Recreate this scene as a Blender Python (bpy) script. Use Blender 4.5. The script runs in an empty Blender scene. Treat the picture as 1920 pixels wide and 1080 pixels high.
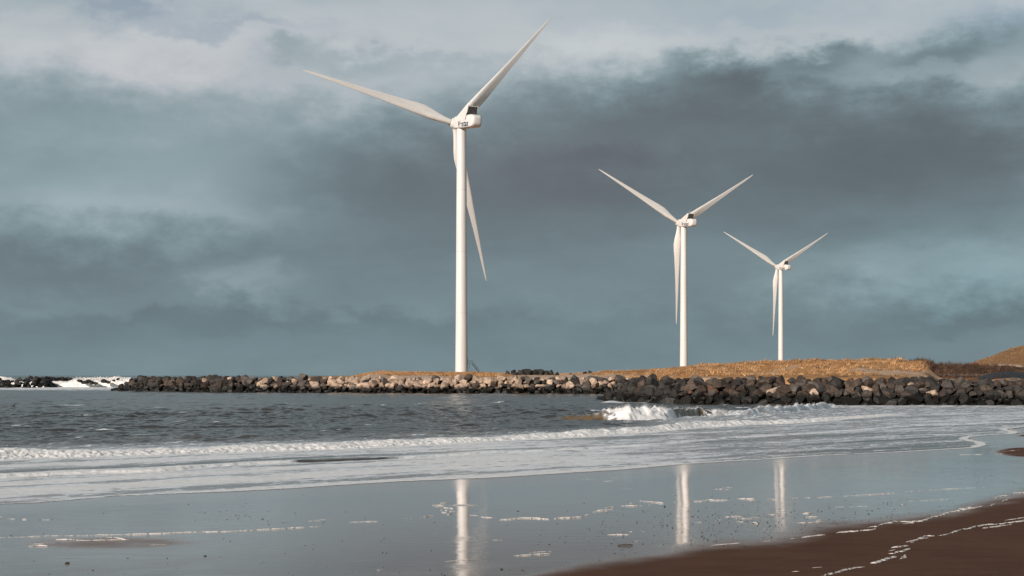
import bpy, bmesh, math, random
import numpy as np
from mathutils import Vector, Matrix, Euler

rnd = random.Random(7)
rng = np.random.default_rng(11)
R = math.radians
scene = bpy.context.scene
COL = scene.collection
F = 2500.0            # focal length of the photograph in its own pixels (1920 wide)
CZ = 4.0              # eye height above the sea
U0, V0 = 960.0, 704.0

# ---------------------------------------------------------------- helpers
def link(o, parent=None):
    COL.objects.link(o)
    if parent is not None:
        o.parent = parent
    return o

def tag(o, label=None, cat=None, group=None, kind=None):
    if label: o['label'] = label
    if cat: o['category'] = cat
    if group: o['group'] = group
    if kind: o['kind'] = kind
    return o

def empty(name, loc=(0, 0, 0), rz=0.0):
    o = bpy.data.objects.new(name, None)
    o.empty_display_size = 0.5
    o.location = loc
    o.rotation_euler = (0, 0, rz)
    return link(o)

def mesh_np(name, verts, quads, smooth=True, attrs=None):
    me = bpy.data.meshes.new(name)
    nv, nf, k = len(verts), len(quads), quads.shape[1]
    me.vertices.add(nv)
    me.vertices.foreach_set('co', np.asarray(verts, np.float32).ravel())
    me.loops.add(nf * k)
    me.loops.foreach_set('vertex_index', np.asarray(quads, np.int32).ravel())
    me.polygons.add(nf)
    me.polygons.foreach_set('loop_start', np.arange(0, nf * k, k, dtype=np.int32))
    me.polygons.foreach_set('use_smooth', np.full(nf, smooth, bool))
    for an, av in (attrs or {}).items():
        if av.ndim == 1:
            a = me.attributes.new(an, 'FLOAT', 'POINT'); a.data.foreach_set('value', np.asarray(av, np.float32))
        else:
            a = me.attributes.new(an, 'FLOAT_COLOR', 'POINT')
            c = np.ones((nv, 4), np.float32); c[:, :3] = av
            a.data.foreach_set('color', c.ravel())
    me.update(calc_edges=True)
    me.validate()
    return me

def mesh_obj(name, me, mat, parent=None):
    o = bpy.data.objects.new(name, me)
    if mat: me.materials.append(mat)
    return link(o, parent)

def bm_obj(name, bm, mat, parent=None, smooth=False, sharp=None):
    me = bpy.data.meshes.new(name)
    bmesh.ops.recalc_face_normals(bm, faces=bm.faces)
    bm.to_mesh(me); bm.free()
    if smooth:
        for p in me.polygons: p.use_smooth = True
        if sharp: me.set_sharp_from_angle(angle=R(sharp))
    return mesh_obj(name, me, mat, parent)

def bm_box(bm, c, s, rot=None):
    m = Matrix.Translation(c) @ (rot.to_4x4() if rot else Matrix.Identity(4)) @ Matrix.Diagonal((s[0], s[1], s[2], 1))
    return bmesh.ops.create_cube(bm, size=1.0, matrix=m)['verts']

def bm_bar(bm, a, b, r, seg=8):
    a, b = Vector(a), Vector(b); d = b - a
    q = d.to_track_quat('Z', 'Y').to_matrix().to_4x4()
    bmesh.ops.create_cone(bm, cap_ends=True, segments=seg, radius1=r, radius2=r, depth=d.length,
                          matrix=Matrix.Translation((a + b) / 2) @ q)

# lattice value noise, numpy
def vnoise(x, y, seed=0):
    xi, yi = np.floor(x).astype(np.int64), np.floor(y).astype(np.int64)
    xf, yf = x - xi, y - yi
    xf = xf * xf * (3 - 2 * xf); yf = yf * yf * (3 - 2 * yf)
    def h(a, b):
        n = (a * 374761393 + b * 668265263 + seed * 1442695041) & 0xFFFFFFFF
        n = ((n ^ (n >> 13)) * 1274126177) & 0xFFFFFFFF
        return ((n ^ (n >> 16)) & 0xFFFF) / 65535.0
    return (h(xi, yi) * (1 - xf) + h(xi + 1, yi) * xf) * (1 - yf) + (h(xi, yi + 1) * (1 - xf) + h(xi + 1, yi + 1) * xf) * yf

def fbm(x, y, seed=0, octv=4, gain=0.5):
    s = np.zeros(np.broadcast(x, y).shape); a = 1.0; t = 0.0
    for i in range(octv):
        s += a * vnoise(x * 2 ** i + 13.7 * i, y * 2 ** i - 7.3 * i, seed + i * 17); t += a; a *= gain
    return s / t

def sm(a, b, x):
    t = np.clip((x - a) / (b - a), 0, 1)
    return t * t * (3 - 2 * t)

def srgb(r, g, b):
    def f(c):
        c /= 255.0
        return c / 12.92 if c <= 0.04045 else ((c + 0.055) / 1.055) ** 2.4
    return (f(r), f(g), f(b), 1.0)

# ---------------------------------------------------------------- node helper
class NT:
    def __init__(s, tree): s.t = tree; s.n = tree.nodes; s.l = tree.links
    def new(s, typ, **kw):
        n = s.n.new(typ)
        for k, v in kw.items(): setattr(n, k, v)
        return n
    def put(s, sock, v):
        if hasattr(v, 'is_output'): s.l.new(v, sock)
        elif v is not None: sock.default_value = v
    def math(s, op, a, b=None, c=None, clamp=False):
        n = s.new('ShaderNodeMath', operation=op, use_clamp=clamp)
        s.put(n.inputs[0], a)
        if b is not None: s.put(n.inputs[1], b)
        if c is not None: s.put(n.inputs[2], c)
        return n.outputs[0]
    def vmath(s, op, a, b=None):
        n = s.new('ShaderNodeVectorMath', operation=op)
        s.put(n.inputs[0], a)
        if b is not None: s.put(n.inputs[1], b)
        return n.outputs[0]
    def noise(s, vec, scale, detail=4, rough=0.55, dist=0.0, out=0):
        n = s.new('ShaderNodeTexNoise')
        s.put(n.inputs['Vector'], vec)
        n.inputs['Scale'].default_value = scale; n.inputs['Detail'].default_value = detail
        n.inputs['Roughness'].default_value = rough; n.inputs['Distortion'].default_value = dist
        return n.outputs[out]
    def rng(s, v, a, b, c=0.0, d=1.0, smooth=True):
        n = s.new('ShaderNodeMapRange', interpolation_type='SMOOTHSTEP' if smooth else 'LINEAR')
        s.put(n.inputs[0], v)
        for i, x in enumerate((a, b, c, d)): n.inputs[1 + i].default_value = x
        return n.outputs[0]
    def mix(s, f, a, b, blend='MIX'):
        n = s.new('ShaderNodeMix', data_type='RGBA', blend_type=blend)
        s.put(n.inputs[0], f); s.put(n.inputs[6], a); s.put(n.inputs[7], b)
        return n.outputs[2]
    def fmix(s, f, a, b):
        n = s.new('ShaderNodeMix', data_type='FLOAT')
        s.put(n.inputs[0], f); s.put(n.inputs[2], a); s.put(n.inputs[3], b)
        return n.outputs[0]
    def attr(s, name, out='Fac'):
        return s.new('ShaderNodeAttribute', attribute_name=name).outputs[out]
    def bump(s, h, strength, dist=1.0, normal=None):
        n = s.new('ShaderNodeBump')
        s.put(n.inputs['Strength'], strength); n.inputs['Distance'].default_value = dist
        s.put(n.inputs['Height'], h)
        if normal is not None: s.put(n.inputs['Normal'], normal)
        return n.outputs[0]
    def sep(s, v):
        n = s.new('ShaderNodeSeparateXYZ'); s.put(n.inputs[0], v); return n.outputs
    def comb(s, x, y, z):
        n = s.new('ShaderNodeCombineXYZ')
        for i, v in enumerate((x, y, z)): s.put(n.inputs[i], v)
        return n.outputs[0]

def material(name):
    m = bpy.data.materials.new(name); m.use_nodes = True
    nt = NT(m.node_tree); nt.n.clear()
    out = nt.new('ShaderNodeOutputMaterial')
    p = nt.new('ShaderNodeBsdfPrincipled')
    nt.l.new(p.outputs[0], out.inputs[0])
    nt.pos = nt.new('ShaderNodeNewGeometry').outputs['Position']
    nt.obj = nt.new('ShaderNodeTexCoord').outputs['Object']
    nt.p = p
    return m, nt

def setp(nt, **kw):
    for k, v in kw.items(): nt.put(nt.p.inputs[k.replace('_', ' ')], v)

# ---------------------------------------------------------------- camera
cam = bpy.data.cameras.new('camera')
cam.sensor_width = 36.0
cam.lens = F / 1920.0 * 36.0
cam.shift_y = (V0 - 540.0) / 1920.0
cam.clip_start = 0.5; cam.clip_end = 80000.0
co = link(bpy.data.objects.new('camera', cam))
co.location = (0, 0, CZ); co.rotation_euler = (R(90), 0, 0)
scene.camera = co

# ---------------------------------------------------------------- sun + sky
SUN_AZ, SUN_EL = R(217), R(21)        # clockwise from +Y
sd = Vector((math.sin(SUN_AZ) * math.cos(SUN_EL), math.cos(SUN_AZ) * math.cos(SUN_EL), math.sin(SUN_EL)))
sun = bpy.data.lights.new('sun', 'SUN')
sun.energy = 4.8; sun.angle = R(0.6); sun.color = (1.0, 0.875, 0.775)
so = link(bpy.data.objects.new('sun', sun))
so.rotation_euler = sd.to_track_quat('Z', 'Y').to_euler()
so.location = (-40, -60, 60)

world = bpy.data.worlds.new('World'); scene.world = world; world.use_nodes = True
W = NT(world.node_tree); W.n.clear()
wo = W.new('ShaderNodeOutputWorld')
sky = W.new('ShaderNodeTexSky'); sky.sky_type = 'NISHITA'; sky.sun_disc = False
sky.sun_elevation = SUN_EL; sky.sun_rotation = SUN_AZ
sky.dust_density = 1.0; sky.ozone_density = 2.0
bg1 = W.new('ShaderNodeBackground'); W.l.new(sky.outputs[0], bg1.inputs[0]); bg1.inputs[1].default_value = 0.075
gen = W.new('ShaderNodeTexCoord').outputs['Generated']
x, y, z = W.sep(gen)
az = W.math('ARCTAN2', x, y); el = W.math('ARCSINE', z)
# angles in thousandths of a radian; clouds are laid out by bearing and elevation
Uu = W.math('MULTIPLY', az, 1000.0); Ee = W.math('MULTIPLY', el, 1000.0)
def A(u): return math.atan((u - U0) / F) * 1000
def E(u, v): return math.atan((V0 - v) / math.hypot(F, u - U0)) * 1000
# wisps: stretched coordinates along the horizon
cv = W.comb(W.math('MULTIPLY', Uu, 0.010), W.math('MULTIPLY', Ee, 0.026), 0.0)
wa = W.noise(cv, 0.9, 5, 0.55)
wb = W.noise(W.vmath('ADD', cv, (17.3, 5.1, 3.0)), 0.9, 5, 0.55)
fine = W.noise(W.vmath('ADD', W.comb(W.math('MULTIPLY', Uu, 0.03), W.math('MULTIPLY', Ee, 0.05), 0.0), (3.3, 8.1, 1.0)), 1.0, 6, 0.6)
Uw = W.math('ADD', Uu, W.math('MULTIPLY', W.math('SUBTRACT', wa, 0.5), 120.0))
Uw = W.math('ADD', Uw, W.math('MULTIPLY', W.math('SUBTRACT', fine, 0.5), 60.0))
Ew = W.math('ADD', Ee, W.math('MULTIPLY', W.math('SUBTRACT', wb, 0.5), 46.0))
Ew = W.math('ADD', Ew, W.math('MULTIPLY', W.math('SUBTRACT', fine, 0.5), 44.0))
def gauss(u, v, su, sv, amp, sharp=1.0, tilt=0.0):
    """soft cloud at bearing/elevation of photo point (u,v)."""
    du = W.math('MULTIPLY', W.math('SUBTRACT', Uw, A(u)), 1.0 / (su / F * 1000))
    de = W.math('SUBTRACT', Ew, E(u, v))
    if tilt: de = W.math('SUBTRACT', de, W.math('MULTIPLY', W.math('SUBTRACT', Uw, A(u)), tilt))
    de = W.math('MULTIPLY', de, 1.0 / (sv / F * 1000))
    r2 = W.math('ADD', W.math('MULTIPLY', du, du), W.math('MULTIPLY', de, de))
    if sharp != 1.0: r2 = W.math('POWER', r2, sharp)
    return W.math('MULTIPLY', W.math('EXPONENT', W.math('MULTIPLY', r2, -1.0)), amp)
# brightness by elevation
ramp = W.new('ShaderNodeValToRGB')
W.put(ramp.inputs[0], W.math('MULTIPLY', Ew, 1.0 / 400.0))
prof = [(0, .515), (40, .490), (80, .515), (120, .555), (160, .560), (190, .590), (215, .650), (240, .715), (268, .695), (300, .62), (400, .47)]
els = ramp.color_ramp.elements
els[0].position = 0; els[0].color = (prof[0][1],) * 3 + (1,)
els[1].position = 1; els[1].color = (prof[-1][1],) * 3 + (1,)
for e_, b_ in prof[1:-1]:
    q = els.new(e_ / 400.0); q.color = (b_,) * 3 + (1,)
B = ramp.outputs[0]
blobs = [(1350, 270, 430, 165, -.085, 1.6), (900, 345, 330, 120, -.095, 1.4), (1640, 240, 320, 120, -.070, 1.3), (1230, 195, 240, 62, -.075, 1.5),
         (1880, 270, 170, 110, -.075, 1), (660, 345, 150, 70, -.045, 1), (300, 290, 260, 70, .03, 1), (1700, 145, 220, 24, .05, 1), (1120, 130, 160, 30, .03, 1), (1350, 122, 75, 40, -.13, 1.3), (1540, 98, 120, 26, -.14, 1.3), (1500, 150, 200, 36, -.06, 1),
         (1765, 84, 80, 34, -.15, 1.3), (1840, 45, 50, 24, -.08, 1), (1915, 65, 50, 34, -.10, 1), (520, 112, 60, 20, -.07, 1), (660, 112, 140, 30, -.07, 1), (880, 195, 90, 30, -.06, 1),
         (280, 118, 320, 48, .05, 1), (700, 190, 230, 45, .05, 1), (60, 190, 180, 50, -.02, 1), (130, 505, 300, 46, -.045, 1.4), (600, 470, 300, 55, -.035, 1), (60, 20, 120, 40, -.05, 1),
         (470, 528, 80, 38, .075, 1.3), (150, 578, 300, 22, .03, 1), (700, 570, 250, 30, .02, 1), (230, 385, 320, 50, .075, 1), (1860, 505, 210, 58, .095, 1), (1580, 510, 180, 40, .03, 1),
         (420, 606, 450, 26, -.03, 1), (1500, 400, 420, 75, -.050, 1), (1150, 80, 260, 40, .035, 1), (1250, 560, 400, 50, .015, 1),
         (1850, 598, 170, 22, -.045, 1)]
for b_ in blobs: B = W.math('ADD', B, gauss(*b_))
# generic break-up everywhere, stronger overhead and behind
B = W.math('MULTIPLY_ADD', W.math('SUBTRACT', B, 0.54), 1.18, 0.545)
B = W.math('ADD', B, W.math('MULTIPLY', W.math('SUBTRACT', fine, 0.5), 0.065))
B = W.math('ADD', B, W.math('MULTIPLY', W.math('SUBTRACT', wa, 0.5), 0.11))
cr = W.new('ShaderNodeValToRGB'); W.put(cr.inputs[0], B)
stops = [(.32, (90, 100, 106)), (.40, (101, 112, 118)), (.46, (110, 125, 131)), (.52, (121, 139, 145)), (.60, (142, 159, 165)), (.68, (165, 178, 184)), (.76, (189, 196, 200)), (.86, (210, 214, 216))]
els = cr.color_ramp.elements
els[0].position = stops[0][0]; els[0].color = srgb(*stops[0][1])
els[1].position = stops[-1][0]; els[1].color = srgb(*stops[-1][1])
for p_, c_ in stops[1:-1]:
    q = els.new(p_); q.color = srgb(*c_)
# slight violet and teal drift between cloud masses
teal = W.math('ADD', gauss(1850, 520, 260, 90, .9), W.math('ADD', gauss(150, 330, 260, 120, .35), gauss(700, 640, 900, 60, .45)))
mauve = W.math('ADD', gauss(1000, 300, 260, 110, .8), gauss(330, 120, 330, 60, .5))
ccol = W.mix(W.math('MULTIPLY', teal, 0.28, clamp=True), cr.outputs[0], (0.62, 1.06, 1.08, 1), 'MULTIPLY')
ccol = W.mix(W.math('MULTIPLY', mauve, 0.7, clamp=True), ccol, (1.10, 0.97, 0.98, 1), 'MULTIPLY')
bg2 = W.new('ShaderNodeBackground'); W.l.new(ccol, bg2.inputs[0]); bg2.inputs[1].default_value = 1.0
clear = W.math('ADD', gauss(250, 5, 150, 26, .5), gauss(1420, 15, 350, 24, .22))
clear = W.math('ADD', clear, W.math('ADD', gauss(430, 55, 160, 14, .30), gauss(1900, 20, 140, 30, .3)))
clear = W.math('ADD', clear, W.math('MULTIPLY', W.math('MULTIPLY', W.rng(Ee, 270, 420), W.rng(wa, .45, .62)), 0.8))
ms = W.new('ShaderNodeMixShader'); W.put(ms.inputs[0], W.math('MULTIPLY', clear, 1.0, clamp=True))
W.l.new(bg2.outputs[0], ms.inputs[1]); W.l.new(bg1.outputs[0], ms.inputs[2])
W.l.new(ms.outputs[0], wo.inputs[0])

scene.view_settings.view_transform = 'Standard'; scene.view_settings.look = 'None'
scene.view_settings.exposure = 0.0; scene.view_settings.gamma = 1.0
scene.cycles.max_bounces = 6; scene.cycles.caustics_reflective = False; scene.cycles.caustics_refractive = False
scene.cycles.use_denoising = True

# ---------------------------------------------------------------- ground plans
# Shore frame: q = metres up the beach from a straight line through the wash, negative at sea
def qf(X, Y): return (X + 15.9) * 0.62 - (Y - 41.5) * 0.785
SL = 0.011
def zbeach(X, Y):
    q = qf(X, Y)
    return np.where(q > 0, SL * q, 0.03 * q)
def px2beach(u, v):
    a = (np.asarray(u, float) - U0) / F; b = (np.asarray(v, float) - V0) / F
    Y = (CZ - SL * 42.44) / (b + SL * (0.62 * a - 0.785))
    return a * Y, Y
def px2sea(u, v):
    Y = CZ * F / (np.asarray(v, float) - V0)
    return (np.asarray(u, float) - U0) / F * Y, Y

EDGE = [(-1400, 1120), (-600, 1010), (-250, 970), (0, 946), (67, 943), (140, 937), (213, 930), (333, 926), (420, 923), (500, 919), (570, 915), (640, 910), (760, 903), (940, 896), (1060, 888), (1173, 881), (1280, 871),
        (1343, 867), (1447, 861), (1547, 854), (1680, 849), (1780, 843), (1830, 840), (1850, 834), (1846, 829), (1828, 826), (1815, 823), (1820, 819), (1850, 816), (1905, 813), (1911, 810), (1895, 807), (1888, 804.5),
        (1915, 801), (2000, 791), (2200, 776), (2500, 766), (3000, 758)]
EX, EY = px2sea([p[0] for p in EDGE], [p[1] for p in EDGE])
EX = np.array(EX); EY = np.array(EY)

def inside(X, Y):
    """on the sea side of the wash edge"""
    px_ = np.concatenate([EX, [900, -900]]); py_ = np.concatenate([EY, [900, 900]])
    ins = np.zeros(X.shape, bool); j = len(px_) - 1
    for i in range(len(px_)):
        c = ((py_[i] > Y) != (py_[j] > Y))
        if py_[j] != py_[i]:
            ins ^= c & (X < (px_[j] - px_[i]) * (Y - py_[i]) / (py_[j] - py_[i]) + px_[i])
        j = i
    return ins
def edgedist(X, Y):
    d = np.full(X.shape, 1e9)
    for i in range(len(EX) - 1):
        ax, ay, bx, by = EX[i], EY[i], EX[i + 1], EY[i + 1]
        L = (bx - ax) ** 2 + (by - ay) ** 2
        t = np.clip(((X - ax) * (bx - ax) + (Y - ay) * (by - ay)) / L, 0, 1)
        d = np.minimum(d, np.hypot(X - ax - t * (bx - ax), Y - ay - t * (by - ay)))
    return d

# ---------------------------------------------------------------- sea
def build_sea():
    us = np.concatenate([np.arange(-560, -120, 8.0), np.arange(-120, 2040, 2.3), np.arange(2040, 2560, 8.0)])
    Ys = [33.0]
    while Ys[-1] < 520:
        Y = Ys[-1]
        Ys.append(Y + (0.12 if Y < 132 else min(0.12 + (Y - 132) * 0.006, 1.6)))
    Ys = np.array(Ys)
    U, Y = np.meshgrid(us, Ys)
    X = (U - U0) / F * Y
    V = V0 + CZ * F / Y
    dY = np.gradient(Ys)[:, None] + np.zeros_like(U)
    # --- wind sea: many short-crested wavelets running towards the beach
    Z = np.zeros_like(X)
    r = np.random.default_rng(3)
    base = math.atan2(-0.785, 0.62)
    for lam in np.geomspace(0.6, 14, 54):
        th = base + r.normal(0, 0.55); k = 2 * math.pi / lam; ph = r.uniform(0, 6.28)
        amp = 0.0070 * lam ** 0.50 * r.uniform(.6, 1.3)
        s = np.sin(k * (X * math.cos(th) + Y * math.sin(th)) + ph)
        att = sm(1.6, 4.0, lam / dY)
        Z += amp * att * (s - 0.35 * np.cos(2 * (k * (X * math.cos(th) + Y * math.sin(th)) + ph)))
    patch = 0.45 + 1.1 * fbm(X * 0.03, Y * 0.02, 5, 3)
    # along / across shore coordinates for stretched noise
    s_ = X * 0.785 + Y * 0.62; t_ = -X * 0.62 + Y * 0.785
    n1 = fbm(s_ * 0.55, t_ * 1.1, 21, 4); n2 = fbm(s_ * 2.2, t_ * 2.6, 31, 4, .6); n3 = fbm(s_ * 0.12, t_ * 0.3, 41, 3)
    def line(pts):
        pu = [p[0] for p in pts]; pv = [p[1] for p in pts]
        return CZ * F / (np.interp(us, pu, pv) - V0)
    edgeV = np.interp(us, [p[0] for p in EDGE if p[0] < 1840] + [2000, 2200, 2600], [p[1] for p in EDGE if p[0] < 1840] + [791, 776, 764])
    toe = line([(-600, 905), (-250, 880), (0, 862), (200, 857), (400, 850), (640, 842), (800, 834), (1000, 824), (1100, 819), (1200, 812), (1300, 803), (1400, 797), (1500, 793), (1600, 785), (1700, 777), (1800, 774), (2600, 760)])
    mh = np.interp(us, [-600, 0, 200, 640, 1000, 1200, 1260, 1330, 1500, 1620, 1700, 1740], [.27, .30, .27, .28, .28, .34, .40, .33, .26, .20, .07, 0])
    bore2 = line([(-600, 945), (-250, 918), (0, 897), (300, 884), (480, 871), (560, 867), (710, 862), (800, 857), (900, 851), (1000, 847), (1240, 834), (1350, 823), (1527, 813), (1715, 799), (1911, 792), (2600, 760)])
    h2 = np.interp(us, [-600, 0, 300, 520, 600, 700, 800, 1000, 1300, 1911, 2000], [.12, .13, .12, .10, .09, .08, .08, .07, .05, .03, 0])
    f2 = np.interp(us, [-600, 0, 400, 540, 575, 640, 690, 760, 1000, 1911, 1960], [.9, .9, .85, .7, .0, .1, .1, .7, .72, .7, 0])
    toe3 = line([(900, 784), (1060, 784), (1110, 786), (1180, 787.5), (1250, 785), (1310, 779.5), (1400, 778), (1480, 772), (1560, 764), (1620, 762), (2600, 759)])
    h3 = np.interp(us, [1020, 1060, 1095, 1130, 1170, 1215, 1250, 1310, 1400, 1480, 1545, 1600], [0, .22, .50, .66, .86, .98, .95, .85, .70, .64, .55, 0])
    f3 = np.interp(us, [1060, 1085, 1112, 1132, 1245, 1262, 1300, 1316, 1420, 1520, 1580, 1620], [0, .0, .25, 1.0, 1.0, .05, .05, .72, .66, .85, .6, 0])
    d1 = Y - toe[None, :] + (n1 - .5) * 1.3 + (n2 - .5) * .5
    d2 = Y - bore2[None, :] + (n1 - .5) * .9 + (n2 - .5) * .25
    d3 = Y - toe3[None, :] + (n1 - .5) * .6
    calm = np.clip(sm(0, 14, Y - toe[None, :]) + 0.0, 0.0, 1)          # inside the surf the wavelets are flattened
    right = sm(1480, 1600, U)
    damp = 0.16 + 0.84 * calm * (1 - .8 * right)
    damp *= np.where(d3 < 0, .75, 1)
    Z = Z * patch * damp
    # long low swell outside
    Z += 0.07 * calm * np.sin(2 * math.pi * t_ / 17.0 + 4 * n3) * (1 - right)
    rag = 1.6 * (fbm(s_ * .35, t_ * .1, 63, 4, .6) - .5)
    def profile(d, front, back): return np.where(d < 0, 0, np.where(d < front, sm(0, front, d), np.exp(-(d - front) / back)))
    lump = .55 * (fbm(s_ * 4.6, t_ * 3.4, 51, 4, .75) - .5) + .40 * (fbm(s_ * .45, t_ * .9, 57, 4, .6) - .5)
    p1 = profile(d1, 2.6, 2.4)
    Z += mh[None, :] * p1 * (0.9 + rag) + 0.55 * lump * sm(-.2, .7, d1) * np.exp(-np.clip(d1 - 1, 0, 99) / 2.0) * np.minimum(1, mh[None, :] / .3)
    lump3 = .55 * (fbm(s_ * 2.2, t_ * 2.2, 151, 4, .6) - .5) + .7 * (fbm(s_ * .8, t_ * 1.0, 157, 3, .5) - .5)
    p2 = profile(d2, .35, 1.6)
    Z += h2[None, :] * p2 + .16 * lump * p2 * f2[None, :]
    fr = np.interp(us, [1060, 1120, 1160, 1240, 1275, 1320, 1400], [.9, 1.3, 2.3, 2.3, .9, .9, 1.5])[None, :] * (1 + .5 * (fbm(s_ * .9, t_ * .0, 181, 3) - .5))
    p3 = np.where(d3 < 0, 0, np.where(d3 < fr, sm(0, 1, d3 / fr), np.exp(-(d3 - fr) / 4.0)))
    p3 = np.where(d3 < 0, 0, np.where(d3 < fr, np.sin(np.clip(d3 / fr, 0, 1) * math.pi / 2) ** 1.3, np.exp(-((d3 - fr) / 3.2) ** 1.0) * .55 + .45 * np.exp(-((d3 - fr) / 1.6) ** 2)))
    Z += h3[None, :] * p3 * (1 + .7 * (fbm(s_ * .7, t_ * .25, 191, 4, .6) - .5)) + (.75 * lump3 + .35 * (fbm(s_ * 5, t_ * 5, 171, 3, .6) - .5)) * p3 * sm(.7, .95, f3)[None, :]
    Z += .2 * lump3 * p3 * sm(.3, .6, f3)[None, :]
    # trough dip in front of the big wave
    Z -= .12 * np.exp(-((d3 + 1.5) / 1.5) ** 2) * (h3[None, :] > .1)
    # --- foam
    fo = np.zeros_like(Z)
    seaw = edgeV[None, :] - V                      # pixels above the wash edge: just a ruler across the wash
    between1 = (d2 < 0)
    wr = sm(950, 1420, U)
    band = sm(.32, .68, fbm(s_ * .045, t_ * .55, 201, 4, .55))
    band2 = sm(.35, .65, fbm(s_ * .09, t_ * 1.3, 211, 3, .55))
    band = .6 * band + .4 * band2
    inner = np.where(between1, .62 - .24 * wr, .52 - .06 * wr) + (.52 - .2 * wr) * (band - .42)
    fo = np.where(d1 < 0, inner, fo)
    cap = np.minimum(1, mh[None, :] / .12)
    ragd = d1 - 2.6 * (fbm(s_ * .25, t_ * .5, 66, 4, .6) - .3)
    trail = .90 * np.exp(-np.clip(ragd - 2.0, 0, 99) / 3.2)
    fo = np.where(d1 >= 0, np.maximum(fo, np.where(d1 < 2.5, 1.0 + .5 * (n2 - .5), trail)) * cap, fo)
    fo = np.maximum(fo, .68 * np.exp(-(np.clip(d1 - 1, 0, 99) / 14.0) ** 1.4) * cap * (d1 > 0) * (.72 + .56 * band))
    fo = np.where((d1 < 0) & (d1 > -2.5), np.maximum(fo, .85 * sm(-2.5, -.3, d1) * cap * (.7 + .6 * n1)), fo)
    m2 = sm(-.25, .05, d2) * sm(2.6, 1.2, d2)
    fo = fo * (1 - m2) + m2 * (f2[None, :] * 1.05 + .5 * (n1 - .5))
    dark = np.exp(-((d2 - 3.2) / .9) ** 2) * .25 * sm(1500, 1000, U)
    fo = fo - dark
    fo = fo - .6 * sm(.45, .1, f2)[None, :] * np.exp(-((d2 - .5) / .8) ** 2) * (U < 1000)
    ue = U + np.clip(d3 / np.maximum(fr, .1), 0, 1.3) * 26
    ue = ue + (n2 - .5) * 70 + (n1 - .5) * 40
    F3 = np.interp(ue, [1085, 1110, 1140, 1165, 1262, 1285, 1322, 1345, 1430, 1530, 1590, 1630], [.0, .1, .35, .95, .95, .02, .02, .66, .55, .80, .6, 0])
    lip = np.exp(-((d3 - fr - .15) / .3) ** 2) * sm(1090, 1130, U) * sm(1330, 1310, U)
    F3 = np.maximum(F3, .75 * lip)
    z3 = (d3 > -.1) & (h3[None, :] > .05)
    fo = np.where(z3 & (d3 < fr + 1.2), F3, fo)
    fo = np.where(z3 & (d3 >= fr + 1.2), np.maximum(fo, .55 * f3[None, :] * np.exp(-(d3 - fr - 1.2) / 5)), fo)
    # white water in front of the big wave and along the near breakwater on the right
    fo = np.where((d3 <= -.1) & (d1 > 2) & (U > 1080), np.maximum(fo, .46 * sm(1080, 1300, U) + .5 * np.exp(d3 / 1.3) * sm(1120, 1160, U) * sm(1300, 1260, U)), fo)
    fo = np.where((U > 1540) & (d1 >= 0), np.maximum(fo, .50 * sm(1540, 1600, U)), fo)
    fo = np.where((U > 1540) & (V < 764), np.maximum(fo, .75 * n1 + .2), fo)
    # wash round the toes of the breakwaters and the far jetty
    fo = np.maximum(fo, .9 * np.exp(-((V - 755.5) / 1.6) ** 2) * sm(1118, 1140, U) * sm(1330, 1260, U) * (.55 + n1 * .8))
    fo = np.maximum(fo, .95 * sm(-600, 140, U) * sm(232, 215, U) * sm(722.5, 724, V) * sm(735, 729, V) * (.45 + .8 * n1))
    fo = np.maximum(fo, .8 * np.exp(-((V - 733.8) / .7) ** 2) * sm(290, 305, U) * sm(345, 330, U))
    # whitecaps outside
    fo = np.maximum(fo, .62 * sm(.76, .84, fbm(s_ * .22, t_ * .8, 77, 3)) * (d1 > 4) * (Y < 200))
    # --- wash edge
    ins = inside(X, Y)
    near = (np.abs(V - edgeV[None, :]) < 45) & (V > 770)
    ed = np.full(X.shape, 50.0)
    ed[near] = edgedist(X[near], Y[near])
    ed += (n2 - .5) * .35
    lw = np.interp(us, [-600, 0, 400, 560, 700, 1000, 1280, 1420, 1500, 1900], [.30, .30, .40, .6, 1.5, 1.8, 1.2, .6, .5, .6])[None, :]
    spk = fbm(s_ * 5, t_ * 3, 88, 3, .7) - .5
    fo = np.where(ed < lw, np.maximum(fo, 1.15 - .45 * ed / lw + .9 * spk * sm(.5, .9, lw)), fo)
    Z = Z * sm(0, 2.5, ed)
    zb = zbeach(X, Y)
    Z = np.maximum(Z, np.minimum(zb, 0.5) + 0.006 + .004 * np.exp(-(ed / .25) ** 2))
    # faces
    global SPRAY
    w = (fo > .8) * (d1 > .8) * (d1 < 2.6) * .02 * cap + (F3 > .6) * (d3 > fr * .6) * (d3 < fr + .8) * (h3[None, :] > .3) * (h3[None, :] + .3)
    w = w * sm(.45, .6, fbm(s_ * .8, t_ * .3, 221, 3, .6)); w = w * (X > -60) * (X < 60)
    w = w.ravel() * (Y.ravel() ** 2); pick = r.choice(w.size, 9000, p=w / w.sum())
    hh_ = (.02 + .055 * np.minimum(1, h3[None, :] + 0 * U).ravel()[pick]) * r.exponential(1.0, len(pick))
    SPRAY = np.stack([X.ravel()[pick] + r.normal(0, .06, len(pick)), Y.ravel()[pick] + r.normal(0, .1, len(pick)), Z.ravel()[pick] + hh_, r.uniform(.005, .015, len(pick))], -1)
    nr, nc = X.shape
    idx = np.arange(nr * nc).reshape(nr, nc)
    ok = ins | (ed < 0.02)
    q = np.stack([idx[:-1, :-1], idx[:-1, 1:], idx[1:, 1:], idx[1:, :-1]], -1)
    keep = ok[:-1, :-1] & ok[:-1, 1:] & ok[1:, 1:] & ok[1:, :-1]
    q = q[keep]
    used = np.zeros(nr * nc, bool); used[q.ravel()] = True
    remap = np.cumsum(used) - 1
    vv = np.stack([X, Y, Z], -1).reshape(-1, 3)[used]
    far_y = Ys[-1]
    nb = len(vv)
    faces = remap[q]
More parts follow.
